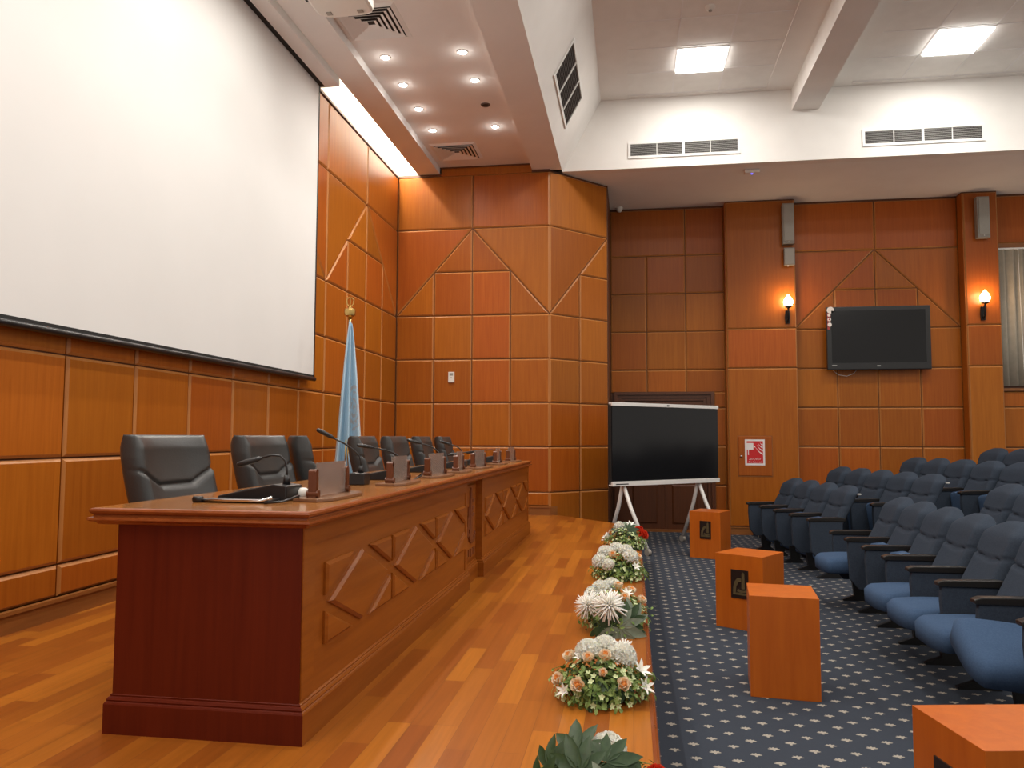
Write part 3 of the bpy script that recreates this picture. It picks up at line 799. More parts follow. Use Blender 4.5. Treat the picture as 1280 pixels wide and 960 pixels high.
b.build('carved_emblem', 'carve', desk)

# nameplate holders
def nameplate(y, label, x=-1.235, rz=0., group='wooden nameplate holders on the desk'):
    t = thing('nameplate_holder', label, 'nameplate', (x, y, .776), rz, group)
    b = MB(); b.prism([(-.075, -.21), (.035, -.24), (.075, -.17), (.085, 0), (.075, .17), (.035, .24), (-.075, .21)], 0, .014); b.build('base', 'holder_base', t, bevel=.004)
    for s in (-1, 1):
        p = MB(); p.box(-.024, .008, s * .170 - .013, s * .170 + .013, .014, .112)
        p.tube([(-.024, s * .170, .112), (.008, s * .170, .112)], .013, 12); p.tube([(-.032, s * .170, .028), (.016, s * .170, .028)], .015, 12)
        p.build('post', 'holder', t, smooth=True, autosmooth=35)
    b = MB(); b.box(-.006, .0, -.155, .155, .016, .150); b.build('clear_plate', 'acrylic', t)
    return t
NY = [3.12, 4.12, 4.90, 5.62, 6.32, 7.28, 8.06]
ords = ['nearest', 'second', 'third', 'fourth', 'fifth', 'sixth', 'farthest']
n0 = None
for k, y in enumerate(NY):
    lab = '%s wooden nameplate holder with clear plate along the desk front' % ords[k]
    if k == 0: n0 = nameplate(y, lab)
    else: dup(n0, (-1.235 - .008 * (k % 2), y, .776), R((0, 2, -3, 5, -4, 3, -2)[k]), lab)

# microphones: wedge base, plinth rim and gooseneck
def gooseneck(mat, bend, head):
    a = Vector((.105, 0, .070)); pts = [a, a + Vector((.0, 0, .05))]
    h = Vector(head)
    for s in (.25, .5, .75): 
        p = a + Vector((0, 0, .05)); c = p + Vector((0, 0, bend))
        pts.append(p * (1 - s) ** 2 + c * 2 * s * (1 - s) + h * s * s)
    pts.append(h)
    return pts
def microphone(x, y, rz, head, label, bend=.10):
    t = thing('conference_microphone', label, 'microphone', (x, y, .776), rz, 'gooseneck microphones on the desk')
    b = MB(); b.add([(-.16, -.065, 0), (.14, -.065, 0), (.14, .065, 0), (-.16, .065, 0), (-.16, -.065, .018), (.08, -.065, .066), (.14, -.065, .060), (.14, .065, .060), (.08, .065, .066), (-.16, .065, .018)],
                      [(3, 2, 1, 0), (0, 1, 6, 5, 4), (2, 3, 9, 8, 7), (4, 5, 8, 9), (5, 6, 7, 8), (1, 2, 7, 6), (0, 4, 9, 3)])
    b.build('base', 'black', t, bevel=.006)
    pts = gooseneck(None, bend, head)
    b = MB(); b.tube([pts[0] + Vector((0, 0, -.008)), pts[0] + Vector((0, 0, .03))], [.016, .010], 12); b.tube(pts, .0045, 10); b.build('gooseneck', 'black', t, smooth=True)
    d = (pts[-1] - pts[-2]).normalized()
    b = MB(); b.tube([pts[-1] - d * .01, pts[-1] + d * .01, pts[-1] + d * .05, pts[-1] + d * .085, pts[-1] + d * .092], [.006, .011, .012, .011, .005], 14); b.build('microphone_head', 'black', t, smooth=True)
    b = MB(); b.box(-.04, .04, -.05, .05, 0, .001, mat=Matrix.Translation((-.06, 0, .0405)) @ Matrix.Rotation(R(-11.3), 4, 'Y')); b.build('keypad', 'grey_metal', t)
    return t
MY = [2.98, 4.0, 4.50, 5.50, 6.25, 7.0, 7.75]
heads = [(.0, -.03, .165), (-.035, -.06, .25), (-.045, -.05, .19), (-.03, -.05, .21), (.01, -.05, .195), (-.10, -.06, .105), (-.09, -.06, .11)]
bends = [.09, .06, .05, .06, .05, .02, .02]
for k in range(7):
    microphone(-1.47 - (.06 if k in (1,) else 0), MY[k], R((-4, 6, 3, -5, 4, 10, 14)[k]), heads[k], 'black gooseneck microphone standing behind the %s nameplate holder' % ords[k], bends[k])
# folder with metal rim lying at the near end
t = thing('document_tray', 'black tray with silver rim under the nearest microphone', 'tray', (-1.49, 2.862, .776))
b = MB(); b.box(-.15, .13, -.055, .045, 0, .012); b.build('tray', 'black', t, bevel=.004)
b = MB(); b.tube([(-.16, -.058, .010), (.10, -.058, .010), (.14, -.045, .022)], .006, 10); b.build('rim', 'chrome', t, smooth=True)
b = MB(); b.tube([(-.175, -.055, .012), (-.14, -.055, .012)], .012, 12); b.build('hinge', 'black', t, smooth=True)
# small white knob beside it, and cables
b = MB(); b.lathe([(0, 0), (.020, .002), (.027, .018), (.024, .036), (.012, .046), (0, .047)], 18); o = b.build('small_cup', 'white_plastic', None, smooth=True); o.location = (-1.315, 3.02, .777)
tag(o, 'small round white object behind the nearest nameplate holder', 'cup')
def cable(pts, label):
    o = MB().tube(pts, .0045, 8).build('cable', 'black', None, smooth=True); tag(o, label, 'cable', 'black cables on the desk')
cable([(-1.285, 4.60, .781), (-1.25, 4.61, .812), (-1.235, 4.53, .80), (-1.26, 4.45, .781), (-1.29, 4.41, .781)], 'looped black cable between the second and third nameplate holders')
cable([(-1.32, 2.98, .781), (-1.28, 2.90, .80), (-1.30, 2.80, .785), (-1.36, 2.77, .781)], 'short black cable beside the silver rimmed tray')

# ------------------------------------------------------------------ executive chairs
def seam(u, v):
    # distance to the yoke seam drawn across the backrest: down from both sides to a lower flat middle
    au = abs(u - .5) * 2
    line = .655 if au < .45 else .655 + (au - .45) * .20
    return math.exp(-((v - line) / .017) ** 2)
def chair_back():
    b = MB()
    Hh, Wd = .66, .54
    def pt(u, v, side):
        w = Wd * (.93 + .07 * math.sin(min(1, v * 1.2) * math.pi / 2)) * (1 - .05 * max(0, v - .85) / .15)
        y = (u - .5) * w
        x0 = -.205 * v - .03 * math.sin(v * math.pi)            # recline
        wing = .045 * abs(2 * u - 1) ** 3
        ed = min(1, (1 - abs(2 * u - 1)) * 7) ** .5 * min(1, min(v, 1 - v) * 12 + .001) ** .5
        if side: x = x0 + wing + .022 + .040 * ed + .012 * math.sin(v * math.pi * 2 - .6) * (1 - abs(2 * u - 1) ** 2) - .016 * seam(u, v) + .010 * (1 if v < .655 + max(0, abs(u - .5) * 2 - .45) * .2 else 0)
        else: x = x0 + wing - .035 - .030 * ed
        return (x, y, v * Hh)
    n, m = 61, 91
    b.grid(lambda u, v: pt(u, v, 1), n, m); b.grid(lambda u, v: pt(u, v, 0), n, m)
    o = m * n
    for i in range(n - 1):
        b.f.append([i, i + 1, o + i + 1, o + i]); b.mi.append(0)
        k = (m - 1) * n + i; b.f.append([k, k + 1, o + k + 1, o + k]); b.mi.append(0)
    for j in range(m - 1):
        for c in (0, n - 1):
            k = j * n + c; b.f.append([k, k + n, o + k + n, o + k]); b.mi.append(0)
    return b
def make_chair(label):
    t = thing('executive_chair', label, 'office chair', (0, 0, 0), 0, 'black leather executive chairs behind the desk')
    o = chair_back().build('backrest', 'leather', t, smooth=True); o.location = (-.02, 0, .375)
    b = MB(); b.box(-.02, .42, -.25, .25, .36, .47); b.build('seat', 'leather', t, bevel=.035, smooth=True)
    for s in (-1, 1):
        b = MB(); b.tube([(-.0, s * .285, .40), (.02, s * .30, .58), (.10, s * .30, .635), (.26, s * .30, .635), (.30, s * .295, .60), (.24, s * .28, .41)], .018, 12); b.build('armrest', 'black', t, smooth=True)
    b = MB(); b.tube([(.22, 0, .10), (.22, 0, .36)], .03, 14); b.build('column', 'chrome', t, smooth=True, autosmooth=40)
    for k in range(5):
        a = k * 2 * math.pi / 5 + .3; e = Vector((.22 + .29 * math.cos(a), .29 * math.sin(a), .065))
        l = MB(); l.tube([(.22, 0, .11), tuple(e)], [.024, .016], 10); leg = l.build('leg', 'black', t, smooth=True)
        w = MB(); w.tube([e + Vector((-.02 * math.sin(a), .02 * math.cos(a), -.035)), e + Vector((.02 * math.sin(a), -.02 * math.cos(a), -.035))], .03, 14); w.build('caster', 'black', leg, smooth=True, autosmooth=40)
    return t
CH = [(-1.96, 3.36, -3), (-1.96, 4.31, 0), (-1.96, 4.93, 24), (-1.96, 6.10, 4), (-1.96, 6.94, 0), (-1.96, 7.88, 3), (-2.13, 9.52, 2)]
c0 = None
for k, (x, y, a) in enumerate(CH):
    lab = '%s black leather executive chair in the line behind the desk' % ords[k]
    if k == 0: c0 = make_chair(lab); c0.location = (x, y, 0); c0.rotation_euler = (0, 0, R(a))
    else: dup(c0, (x, y, 0), R(a), lab)

# ------------------------------------------------------------------ flag
t = thing('flag', 'light blue flag hanging from a brass topped pole behind the chairs', 'flag', (-2.75, 7.35, 0), R(-62))
b = MB(); b.lathe([(.17, 0), (.17, .03), (.14, .05), (.05, .07), (.03, .10), (.0, .10)], 28); b.build('stand', 'gold', t, smooth=True, autosmooth=40)
b = MB(); b.tube([(0, 0, .08), (0, 0, 2.27)], .017, 14); b.build('pole', 'gold', t, smooth=True)
b = MB(); b.lathe([(.018, 2.21), (.050, 2.225), (.058, 2.26), (.055, 2.29), (.022, 2.30), (.014, 2.32), (.0, 2.325)], 20)
for k in (-1, 0, 1):
    b.tube([(0, k * .006, 2.31), (0, k * .030, 2.345), (0, k * .034, 2.385), (0, k * .012, 2.41)], .0055, 8)
b.build('finial', 'gold', t, smooth=True, autosmooth=50)
NF, NV = 61, 40
def flag_pt(u, v):
    # u across the folded cloth, v from the top (0) to the hem (1)
    w = .03 + .27 * min(1, v * 1.0) ** .8
    z = 2.17 - v * (1.62 - .22 * (u - .1)) - .04 * u
    ph = u * math.pi * 5.2
    y = (u - .52) * w
    x = .080 + (.012 + .058 * min(1, v * 1.4)) * math.sin(ph + .5 * v) + .015 * math.sin(ph * .37 + v * 3)
    return (x, y, z)
b = MB(); b.grid(flag_pt, NF, NV)
o = b.build('cloth', 'flag', t, smooth=True)
uvl = o.data.uv_layers.new(name='UVMap')
for lp in o.data.loops:
    vi = lp.vertex_index; uvl.data[lp.index].uv = ((vi % NF) / (NF - 1), (vi // NF) / (NV - 1))
md = o.modifiers.new('thick', 'SOLIDIFY'); md.thickness = .003
b = MB(); b.tube([Vector(flag_pt(u / 40, .995)) + Vector((.002, 0, 0)) for u in range(41)], .007, 8); b.build('gold_fringe', 'gold', t, smooth=True)
b = MB()
for dy in (-.01, .012): b.tube([(.165, -.03 + dy, 1.0), (.17, -.035 + dy, .84), (.165, -.03 + dy * 2.2, .60)], .006, 8)
b.lathe([(.006, .60), (.018, .61), (.014, .66), (.005, .67)], 12, mat=Matrix.Translation((.165, -.005, 0))); b.build('tassel_cord', 'gold', t, smooth=True)

# ------------------------------------------------------------------ interactive display on a wheeled stand
t = thing('interactive_display', 'large black interactive display on a white wheeled stand', 'display', (-.25, 10.0, HF), math.atan2(.668, .744))
LW, z0, z1 = 1.95, .835, 1.90
b = MB(); b.box(0, LW, .012, .07, z0 + .02, z1 - .02); b.build('back_cover', 'black_matte', t)
b = MB(); b.box(.008, LW - .008, 0, .012, z0 + .045, z1 - .04); b.build('display_glass', 'glass_black', t)
b = MB(); b.box(0, LW, -.012, .06, z1 - .045, z1); b.build('top_bar', 'white', t, bevel=.004)
b = MB(); b.box(0, LW, -.018, .06, z0, z0 + .058); b.build('bottom_bar', 'white', t, bevel=.004)
b = MB(); b.box(LW * .49, LW * .51, -.016, -.012, z1 - .032, z1 - .014); b.build('camera', 'black', t)
b = MB(); b.box(.05, .26, -.0195, -.018, z0 + .018, z0 + .030); b.build('label_strip', 'black', t)
for xx in (.235, 1.60):
    for s in (-1, 1):
        l = MB(); l.tube([(xx, .06, z0 + .03), (xx, .05 + s * (.10 if s > 0 else .14), z0 - .28), (xx, .05 + s * (.30 if s > 0 else .43), .085)], .025, 14); leg = l.build('leg', 'white', t, smooth=True)
        w = MB(); w.tube([(xx - .022, .05 + s * (.315 if s > 0 else .445), .042), (xx + .022, .05 + s * (.315 if s > 0 else .445), .042)], .042, 18); cs = w.build('caster', 'grey_metal', leg, smooth=True, autosmooth=40)
b = MB(); b.box(.20, 1.64, .055, .085, z0 + .12, z0 + .20); b.box(.20, .27, .06, .10, z0 + .02, z1 - .25); b.box(1.565, 1.635, .06, .10, z0 + .02, z1 - .25); b.build('mount_frame', 'white', t)

# ------------------------------------------------------------------ pedestals
def pedestal(loc, rz, label, plaque=True, w=.385, d=.385, h=.56):
    t = thing('pedestal', label, 'pedestal', loc, rz, 'orange wood pedestals on the carpet')
    b = MB(); b.box(0, w, 0, d, 0, h); b.build('body', 'pedestal', t, bevel=.002)
    if plaque:
        p = MB(); p.box(w * .34, w * .70, -.006, 0, h * .42, h * .80); pl = p.build('plaque', 'plaque', t)
        e = MB(); m = frame((w * .34, -.006, h * .42), (1, 0, 0), (0, 0, 1), (0, -1, 0)); W2, H2 = w * .36, h * .38
        def P_(a): return [(x * W2, y * H2) for x, y in a]
        e.prism(P_([(.62, .34), (.82, .34), (.80, .86), (.72, .93), (.64, .86)]), 0, .003, 0, m)
        e.prism(P_([(.12, .12), (.28, .12), (.32, .40), (.46, .58), (.60, .60), (.60, .70), (.40, .72), (.22, .58), (.14, .38)]), 0, .003, 0, m)
        e.prism(P_([(.28, .12), (.92, .12), (.92, .20), (.30, .20)]), 0, .003, 0, m)
        e.prism(P_([(.36, .24), (.60, .20), (.92, .24), (.92, .30), (.58, .28), (.40, .34)]), 0, .003, 0, m)
        e.build('emblem', 'dull_gold', pl)
    return t
pedestal((.69, 9.86, HF), R(-25), 'farthest orange wood pedestal with plaque beside the display stand')
pedestal((.637, 6.335, HF), R(-33), 'orange wood pedestal with plaque behind the plain tilted one')
pedestal((.652, 4.655, HF), R(-6), 'plain orange wood pedestal without plaque in mid carpet', False, .373, .40)
pedestal((.922, 2.858, HF), R(-79.6), 'nearest orange wood pedestal cut off at the lower right')

# ------------------------------------------------------------------ theatre seats (local -x faces the stage)
def seat_back():
    b = MB()
    Wd, z0, z1 = .435, .36, .945
    def pt(u, v, side):
        z = z0 + v * (z1 - z0)
        ww = Wd * (1 if v < .78 else 1 - .26 * ((v - .78) / .22) ** 2.6)
        y = (u - .5) * ww
        if v > .86: z -= .042 * (abs(2 * u - 1) ** 3.2) * ((v - .86) / .14)
        x = .02 + .30 * v
        e = min(1, (1 - abs(2 * u - 1)) * 6) ** .5 * min(1, (1 - v) * 9 + .001) ** .5 * min(1, v * 12 + .001) ** .5
        groove = math.exp(-((v - .66 + .05 * (1 - abs(2 * u - 1) ** 2)) / .014) ** 2)
        f = .042 * e + .012 * (math.exp(-((v - .83) / .12) ** 2)) * e + .022 * abs(2 * u - 1) ** 2 * e - .020 * groove
        return (x - f if side else x + .035 + .02 * e, y, z)
    n, m = 21, 41
    b.grid(lambda u, v: pt(u, v, 1), n, m); b.grid(lambda u, v: pt(u, v, 0), n, m, mi=1)
    o = m * n
    for i in range(n - 1):
        b.f.append([i, i + 1, o + i + 1, o + i]); b.mi.append(1)
        k = (m - 1) * n + i; b.f.append([k, k + 1, o + k + 1, o + k]); b.mi.append(0)
    for j in range(m - 1):
        for c in (0, n - 1):
            k = j * n + c; b.f.append([k, k + n, o + k + n, o + k]); b.mi.append(0)
    return b
def cushion(down):
    b = MB()
    def pt(u, v, s):
        # u across, v from hinge to front
        e = min(1, (1 - abs(2 * u - 1)) * 6) ** .5 * min(1, (1 - v) * 9 + .001) ** .5
        y = (u - .5) * .44
        x = -v * .46 * (1 - .10 * abs(2 * u - 1) ** 4)
        z = (.030 + .035 * e + .01 * math.sin(v * 3)) if s else (-.045 - .018 * e * (1 - .3 * v))
        return (x, y, z)
    n, m = 17, 19
    b.grid(lambda u, v: pt(u, v, 1), n, m); b.grid(lambda u, v: pt(u, v, 0), n, m, mi=0)
    o = m * n
    for i in range(n - 1):
        b.f.append([i, i + 1, o + i + 1, o + i]); b.mi.append(0)
        k = (m - 1) * n + i; b.f.append([k, k + 1, o + k + 1, o + k]); b.mi.append(0)
    for j in range(m - 1):
        for c in (0, n - 1):
            k = j * n + c; b.f.append([k, k + n, o + k + n, o + k]); b.mi.append(0)
    return b
def arm_parts(t, y, plat=True):
    s = MB(); s.prism([(-.20, .27), (-.13, .19), (.10, .19), (.13, .30), (.13, .585), (-.21, .585), (-.215, .50)], -.024, .024, mat=frame((0, y, 0), (1, 0, 0), (0, 0, 1), (0, -1, 0)))
    s.build('side_panel', 'seat_fabric', t, bevel=.008)
    a = MB(); a.prism([(-.235, .59), (-.225, .585), (.16, .585), (.16, .62), (.10, .628), (-.20, .622), (-.235, .61)], -.032, .032, mat=frame((0, y, 0), (1, 0, 0), (0, 0, 1), (0, -1, 0)))
    a.build('armrest', 'arm_pad', t, bevel=.006)
    l = MB(); l.prism([(-.06, .195), (.09, .195), (.06, .05), (.10, .02), (.10, 0), (-.14, 0), (-.14, .012), (-.04, .05)], -.020, .020, mat=frame((0, y, 0), (1, 0, 0), (0, 0, 1), (0, -1, 0)))
    l.build('leg', 'seat_plastic', t)
PITCH = .50
def make_seat(down=0, both=False):
    t = thing('theatre_seat', '', 'theatre seat')
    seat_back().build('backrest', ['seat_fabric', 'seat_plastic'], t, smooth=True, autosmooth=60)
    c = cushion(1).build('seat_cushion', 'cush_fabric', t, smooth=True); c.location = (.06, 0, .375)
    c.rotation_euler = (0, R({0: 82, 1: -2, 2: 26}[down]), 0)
    if down == 0: c.location = (.055, 0, .145)
    if down == 2: c.rotation_euler = (R(22), R(6), R(0)); c.location = (.06, 0, .36)
    u = MB(); u.box(.02, .10, -.20, .20, .32, .36); u.build('hinge_bar', 'seat_plastic', t)
    arm_parts(t, -PITCH / 2)
    if both: arm_parts(t, PITCH / 2)
    k = MB(); k.box(.315, .345, -.245, -.212, .855, .872); k.build('glint_cap', 'sticker_grey', t, bevel=.006)  # pale cap added as a painted highlight on the seat shell's edge
    return t
protos = {}
def seat(x, y, z, rz, label, group, down=0, both=False):
    key = (down, both)
    if key not in protos:
        t = make_seat(down, both); protos[key] = t
    else: t = dup(protos[key], (0, 0, 0))
    t.location = (x, y, z); t.rotation_euler = (0, 0, rz); t['label'] = label; t['group'] = group
cnt = ['first', 'second', 'third', 'fourth', 'fifth', 'sixth', 'seventh', 'eighth']
st = {0: 'with folded-up cushion', 1: 'with lowered cushion', 2: 'with sagging crooked cushion'}
XA = 2.0                                            # seat origin x of the front row (armrest front is .21 before it)
for k in range(4):
    y = 8.89 + .5 * (3 - k)
    x = XA - .165 * (y - 8.89 + .25) + .035
    seat(x, y, HF, R(9.5), 'blue seat %s, %s from the far end of the front row' % (st[0], cnt[k]), 'front row of blue theatre seats', 0, k == 0)
dn = {0: 1, 3: 1, 4: 1, 5: 1, 6: 2}
for k in range(8):
    y = 7.25 - .5 * k
    seat(XA, y, HF, 0, 'blue seat %s, %s after the aisle gap in the front row' % (st[dn.get(k, 0)], cnt[k]), 'front row of blue theatre seats', dn.get(k, 0), k == 0)
for k in range(5):
    y = 10.79 - .50 * k; x = 2.66 + .10 * k - .235
    seat(x, y, TIER[1], R(11.5), 'blue seat %s, %s from the far end of the second row' % (st[0], cnt[k]), 'second row of blue theatre seats', 0, k == 0)
for k in range(4):
    y = 7.05 - .5 * k
    seat(2.785, y, TIER[1], 0, 'blue seat %s, %s after the aisle gap in the second row' % (st[0], cnt[k]), 'second row of blue theatre seats', 0, k == 0)
for k in range(7):
    y = 11.0 - .5 * k; x = 3.65 + .095 * k - .235 - (.03 * (k - 4) if k > 4 else 0)
    seat(x, y, TIER[2], R(11), 'blue seat %s, %s from the far end of the third row' % (st[1 if k == 6 else 0], cnt[k]), 'third row of blue theatre seats', 1 if k == 6 else 0, k == 0)
for k in range(3):
    y = 11.05 - .5 * k; x = 4.65 + .095 * k - .235
    seat(x, y, TIER[3], R(11), 'blue seat %s, %s from the far end of the top row' % (st[0], cnt[k]), 'top row of blue theatre seats', 0, k == 0)

# ------------------------------------------------------------------ flowers
rnd = random.Random(3)
def orient(p, n, spin=0.):
    """frame at p with local z along n"""
    n = Vector(n).normalized(); return Matrix.Translation(p) @ n.to_track_quat('Z', 'Y').to_matrix().to_4x4() @ Matrix.Rotation(spin, 4, 'Z')
def leaf_into(b, mat, L, Wd, bend=.3, mi=0):
    pr_ = [(0, 0), (.25, .8), (.5, 1), (.75, .7), (1, 0)]
    vs = []
    for s, w in pr_:
        z = bend * L * s * s
        vs += [(-w * Wd / 2, s * L, z + w * Wd * .12), (0, s * L, z), (w * Wd / 2, s * L, z + w * Wd * .12)]
    fs = []
    for i in range(4):
        for j in (0, 1): fs.append((i * 3 + j, i * 3 + j + 1, i * 3 + j + 4, i * 3 + j + 3))
    b.add(vs, fs, mi, mat)
def dome_pt(rx, ry, h, minr=0., r=rnd):
    a = r.uniform(0, 2 * math.pi); e = math.acos(r.uniform(0.02, 1))
    n = Vector((math.sin(e) * math.cos(a), math.sin(e) * math.sin(a), math.cos(e)))
    return Vector((n.x * rx, n.y * ry, n.z * h)), n
def rose_mesh():
    b = MB(); r = random.Random(5)
    b.lathe([(0, .0), (.010, .003), (.013, .012), (.007, .022), (.003, .026), (0, .027)], 12, 1)
    for ring, (cnt_, rad, tilt, hh, ww) in enumerate(((4, .0065, .0, .030, .017), (5, .0115, .05, .031, .023), (5, .0165, .16, .029, .029))):
        for k in range(cnt_):
            a = 2 * math.pi * k / cnt_ + ring * .5
            def pt(u, v, a=a):
                w = (u - .5) * ww * 1.15 * (.55 + .45 * math.sin(min(1, v * 1.3) * math.pi / 2)) * (1 - .55 * max(0, v - .6) ** 2 / .16)
                rr = rad * (.5 + .5 * v) + math.sin(v * 1.5) * tilt * hh * .8 - (1 - (2 * u - 1) ** 2) * .002
                z = v * hh * (1 - .18 * tilt) + .002 - .006 * max(0, v - .8) * 5 * tilt
                ca, sa = math.cos(a), math.sin(a)
                return (rr * ca - w * sa, rr * sa + w * ca, z)
            b.grid(pt, 5, 5, 0 if ring else 1)
    return b
def mum_mesh(rad=.05, n=170, L=.015):
    b = MB(); r = random.Random(9)
    b.lathe([(0, -.3 * rad), (.7 * rad, -.05 * rad), (.92 * rad, .25 * rad), (.80 * rad, .55 * rad), (.45 * rad, .84 * rad), (0, .95 * rad)], 16)
    for i in range(n):
        e = math.acos(1 - (i + .5) / n * 1.08); a = i * 2.39996
        nrm = Vector((math.sin(e) * math.cos(a), math.sin(e) * math.sin(a), math.cos(e)))
        m = orient(nrm * rad * .90, nrm + Vector((r.uniform(-.5, .5), r.uniform(-.5, .5), .5)), r.uniform(0, 6))
        # cupped petal standing along the normal
        b.add([(-.006, 0, 0), (.006, 0, 0), (.008, .001, L * .7), (.003, -.004, L), (-.003, -.004, L), (-.008, .001, L * .7)], [(0, 1, 2, 3, 4, 5)], 0, m)
    return b
def spider_mesh(n=85, L=.085):
    b = MB(); r = random.Random(11)
    for i in range(n):
        e = math.acos(1 - (i + .5) / n * 1.05); a = i * 2.39996 + r.uniform(-.1, .1)
        d = Vector((math.sin(e) * math.cos(a), math.sin(e) * math.sin(a), math.cos(e))); l = L * r.uniform(.75, 1.05)
        s = d.cross(Vector((0, 0, 1)) if abs(d.z) < .95 else Vector((1, 0, 0))).normalized()
        p1 = d * l * .5 + Vector((0, 0, .006)); p2 = d * l + Vector((0, 0, -.008 * math.sin(e)))
        b.tube([d * .006, p1, p2], [.0018, .0036, .0024], 5)
    b.lathe([(0, -.012), (.016, -.004), (.018, .008), (0, .018)], 12)
    return b
def palm_leaf(L=.15, lobes=7, mi=0):
    b = MB()
    for k in range(lobes):
        a = R(-105 + 210 * k / (lobes - 1)); ll = L * (1 - .32 * abs(k - (lobes - 1) / 2) / ((lobes - 1) / 2))
        leaf_into(b, Matrix.Rotation(a, 4, 'Z') @ Matrix.Translation((0, .004, 0)), ll, ll * .36, -.18)
    b.tube([(0, 0, -.002), (0, -.05, -.03)], .003, 6)
    return b
def lily_mesh():
    b = MB()
    for k in range(6):
        leaf_into(b, Matrix.Rotation(k * math.pi / 3, 4, 'Z') @ Matrix.Rotation(R(52), 4, 'X'), .075, .026, -.35)
    b.tube([(0, 0, 0), (0, 0, .05)], .002, 6); return b
def thick(o, t=.0008):
    return o
protoF = {}
def bloom(kind, parent, pos, nrm, scale=1., spin=0.):
    if kind not in protoF:
        mk = {'rose': (rose_mesh, ['rose', 'rose_heart']), 'chrysanthemum': (mum_mesh, ['mum']), 'spider_chrysanthemum': (spider_mesh, ['spider']),
              'large_leaf': (palm_leaf, ['leaf_dark']), 'grey_leaf': (palm_leaf, ['leaf_grey']), 'lily': (lily_mesh, ['spider']),
              'red_dahlia': (lambda: mum_mesh(.034, 120, .016), ['redflower'])}[kind]
        o = mk[0]().build(kind, mk[1], parent, smooth=True); protoF[kind] = o
    else:
        o = protoF[kind].copy(); C.objects.link(o); o.parent = parent
    m = orient(pos, nrm, spin); o.matrix_local = m @ Matrix.Scale(scale, 4)
    return o
def arrangement(x, y, rx, ry, h, label, blooms, seed, nleaf=420, dark=.25, nfill=120):
    t = thing('flower_arrangement', label, 'flowers', (x, y, 0.003), 0, 'flower arrangements along the stage edge')
    r = random.Random(seed)
    b = MB()                                                       # tray with floral foam
    b.lathe([(rx * .60, 0), (rx * .66, .02), (rx * .62, .035), (rx * .45, .07), (0, .085)], 20); b.build('foam_tray', 'leaf_dark', t)
    b = MB()
    for i in range(int(nleaf * 1.6)):
        p, n = dome_pt(rx, ry, h, r=r); s = r.uniform(.55, 1.02)
        p = Vector((p.x * s, p.y * s, max(.012, p.z * s)))
        n2 = (n + Vector((r.uniform(-.6, .6), r.uniform(-.6, .6), r.uniform(-.2, .7)))).normalized()
        leaf_into(b, orient(p, n2, r.uniform(0, 6.28)), r.uniform(.018, .036), r.uniform(.011, .019), r.uniform(-.5, .3), 1 if r.random() < dark else 0)
    for i in range(30):                                            # trailing sprigs
        a = r.uniform(0, 6.28); d = Vector((math.cos(a), math.sin(a), 0)); q0 = Vector((d.x * rx * .6, d.y * ry * .6, h * .45)); q1 = Vector((d.x * rx * 1.08, d.y * ry * 1.08, r.uniform(.01, h * .5)))
        b.tube([q0, (q0 + q1) / 2 + Vector((0, 0, .02)), q1], .0012, 4)
        for s in range(5):
            p = q0.lerp(q1, .35 + s * .16); p.z = max(.012, p.z)
            leaf_into(b, orient(p, d + Vector((r.uniform(-1, 1), r.uniform(-1, 1), .7)), r.uniform(0, 6.28)), .026, .013, -.2, 0)
    b.build('foliage', ['leaf', 'leaf_dark'], t)['kind'] = 'stuff'
    b = MB()
    for i in range(nfill):
        p, n = dome_pt(rx * .97, ry * .97, h, r=r); p.z = max(.02, p.z)
        for k in range(5): leaf_into(b, orient(p, n + Vector((r.uniform(-.3, .3), r.uniform(-.3, .3), .2)), k * 1.257), .013, .009, .35)
    b.build('filler_florets', 'filler', t)['kind'] = 'stuff'
    for kind, px_, py_, sc in blooms:
        n = Vector((px_, py_, math.sqrt(max(.08, 1 - px_ * px_ - py_ * py_)))); p = Vector((n.x * rx, n.y * ry, n.z * h)) * (1.0 if kind != 'spider_chrysanthemum' else 1.1)
        nn_ = n + (Vector((0, -1.1, .1)) if 'leaf' in kind else Vector((0, -.40, .40)))
        bloom(kind, t, p, nn_, sc, r.uniform(0, 6))
    return t
arrangement(-.10, 2.31, .19, .19, .11, 'flowers at the bottom edge with dark star leaves and a red bloom',
            [('large_leaf', -.35, .30, .85), ('large_leaf', -.75, .0, .85), ('large_leaf', .1, -.1, .75), ('large_leaf', -.25, -.4, .8), ('large_leaf', -.85, -.4, .8), ('large_leaf', .65, .0, .55),
             ('chrysanthemum', .12, .60, 1.0), ('red_dahlia', .86, .30, .85), ('lily', .0, .4, .5), ('grey_leaf', .15, -.6, .7), ('rose', .3, -.75, 1)], 21, 260, .85, 40)
arrangement(-.125, 3.22, .195, .20, .17, 'full round bouquet of peach roses and white mums, second from the bottom edge',
            [('chrysanthemum', .05, .30, 1.0), ('chrysanthemum', -.27, -.02, .95), ('chrysanthemum', .42, -.08, 1.0), ('spider_chrysanthemum', .40, .22, .6), ('rose', -.62, -.05, 1.2), ('rose', -.24, -.38, 1.05),
             ('rose', .08, -.34, 1.15), ('rose', -.80, -.42, 1.15), ('rose', -.40, -.80, 1.3), ('rose', .42, -.76, 1.25), ('lily', .76, -.15, .7), ('lily', .84, -.4, .6), ('lily', -.7, -.66, .5), ('lily', .2, .1, .5), ('lily', -.42, -.2, .45), ('rose', .05, -.70, .8)], 22, 620, .20, 110)
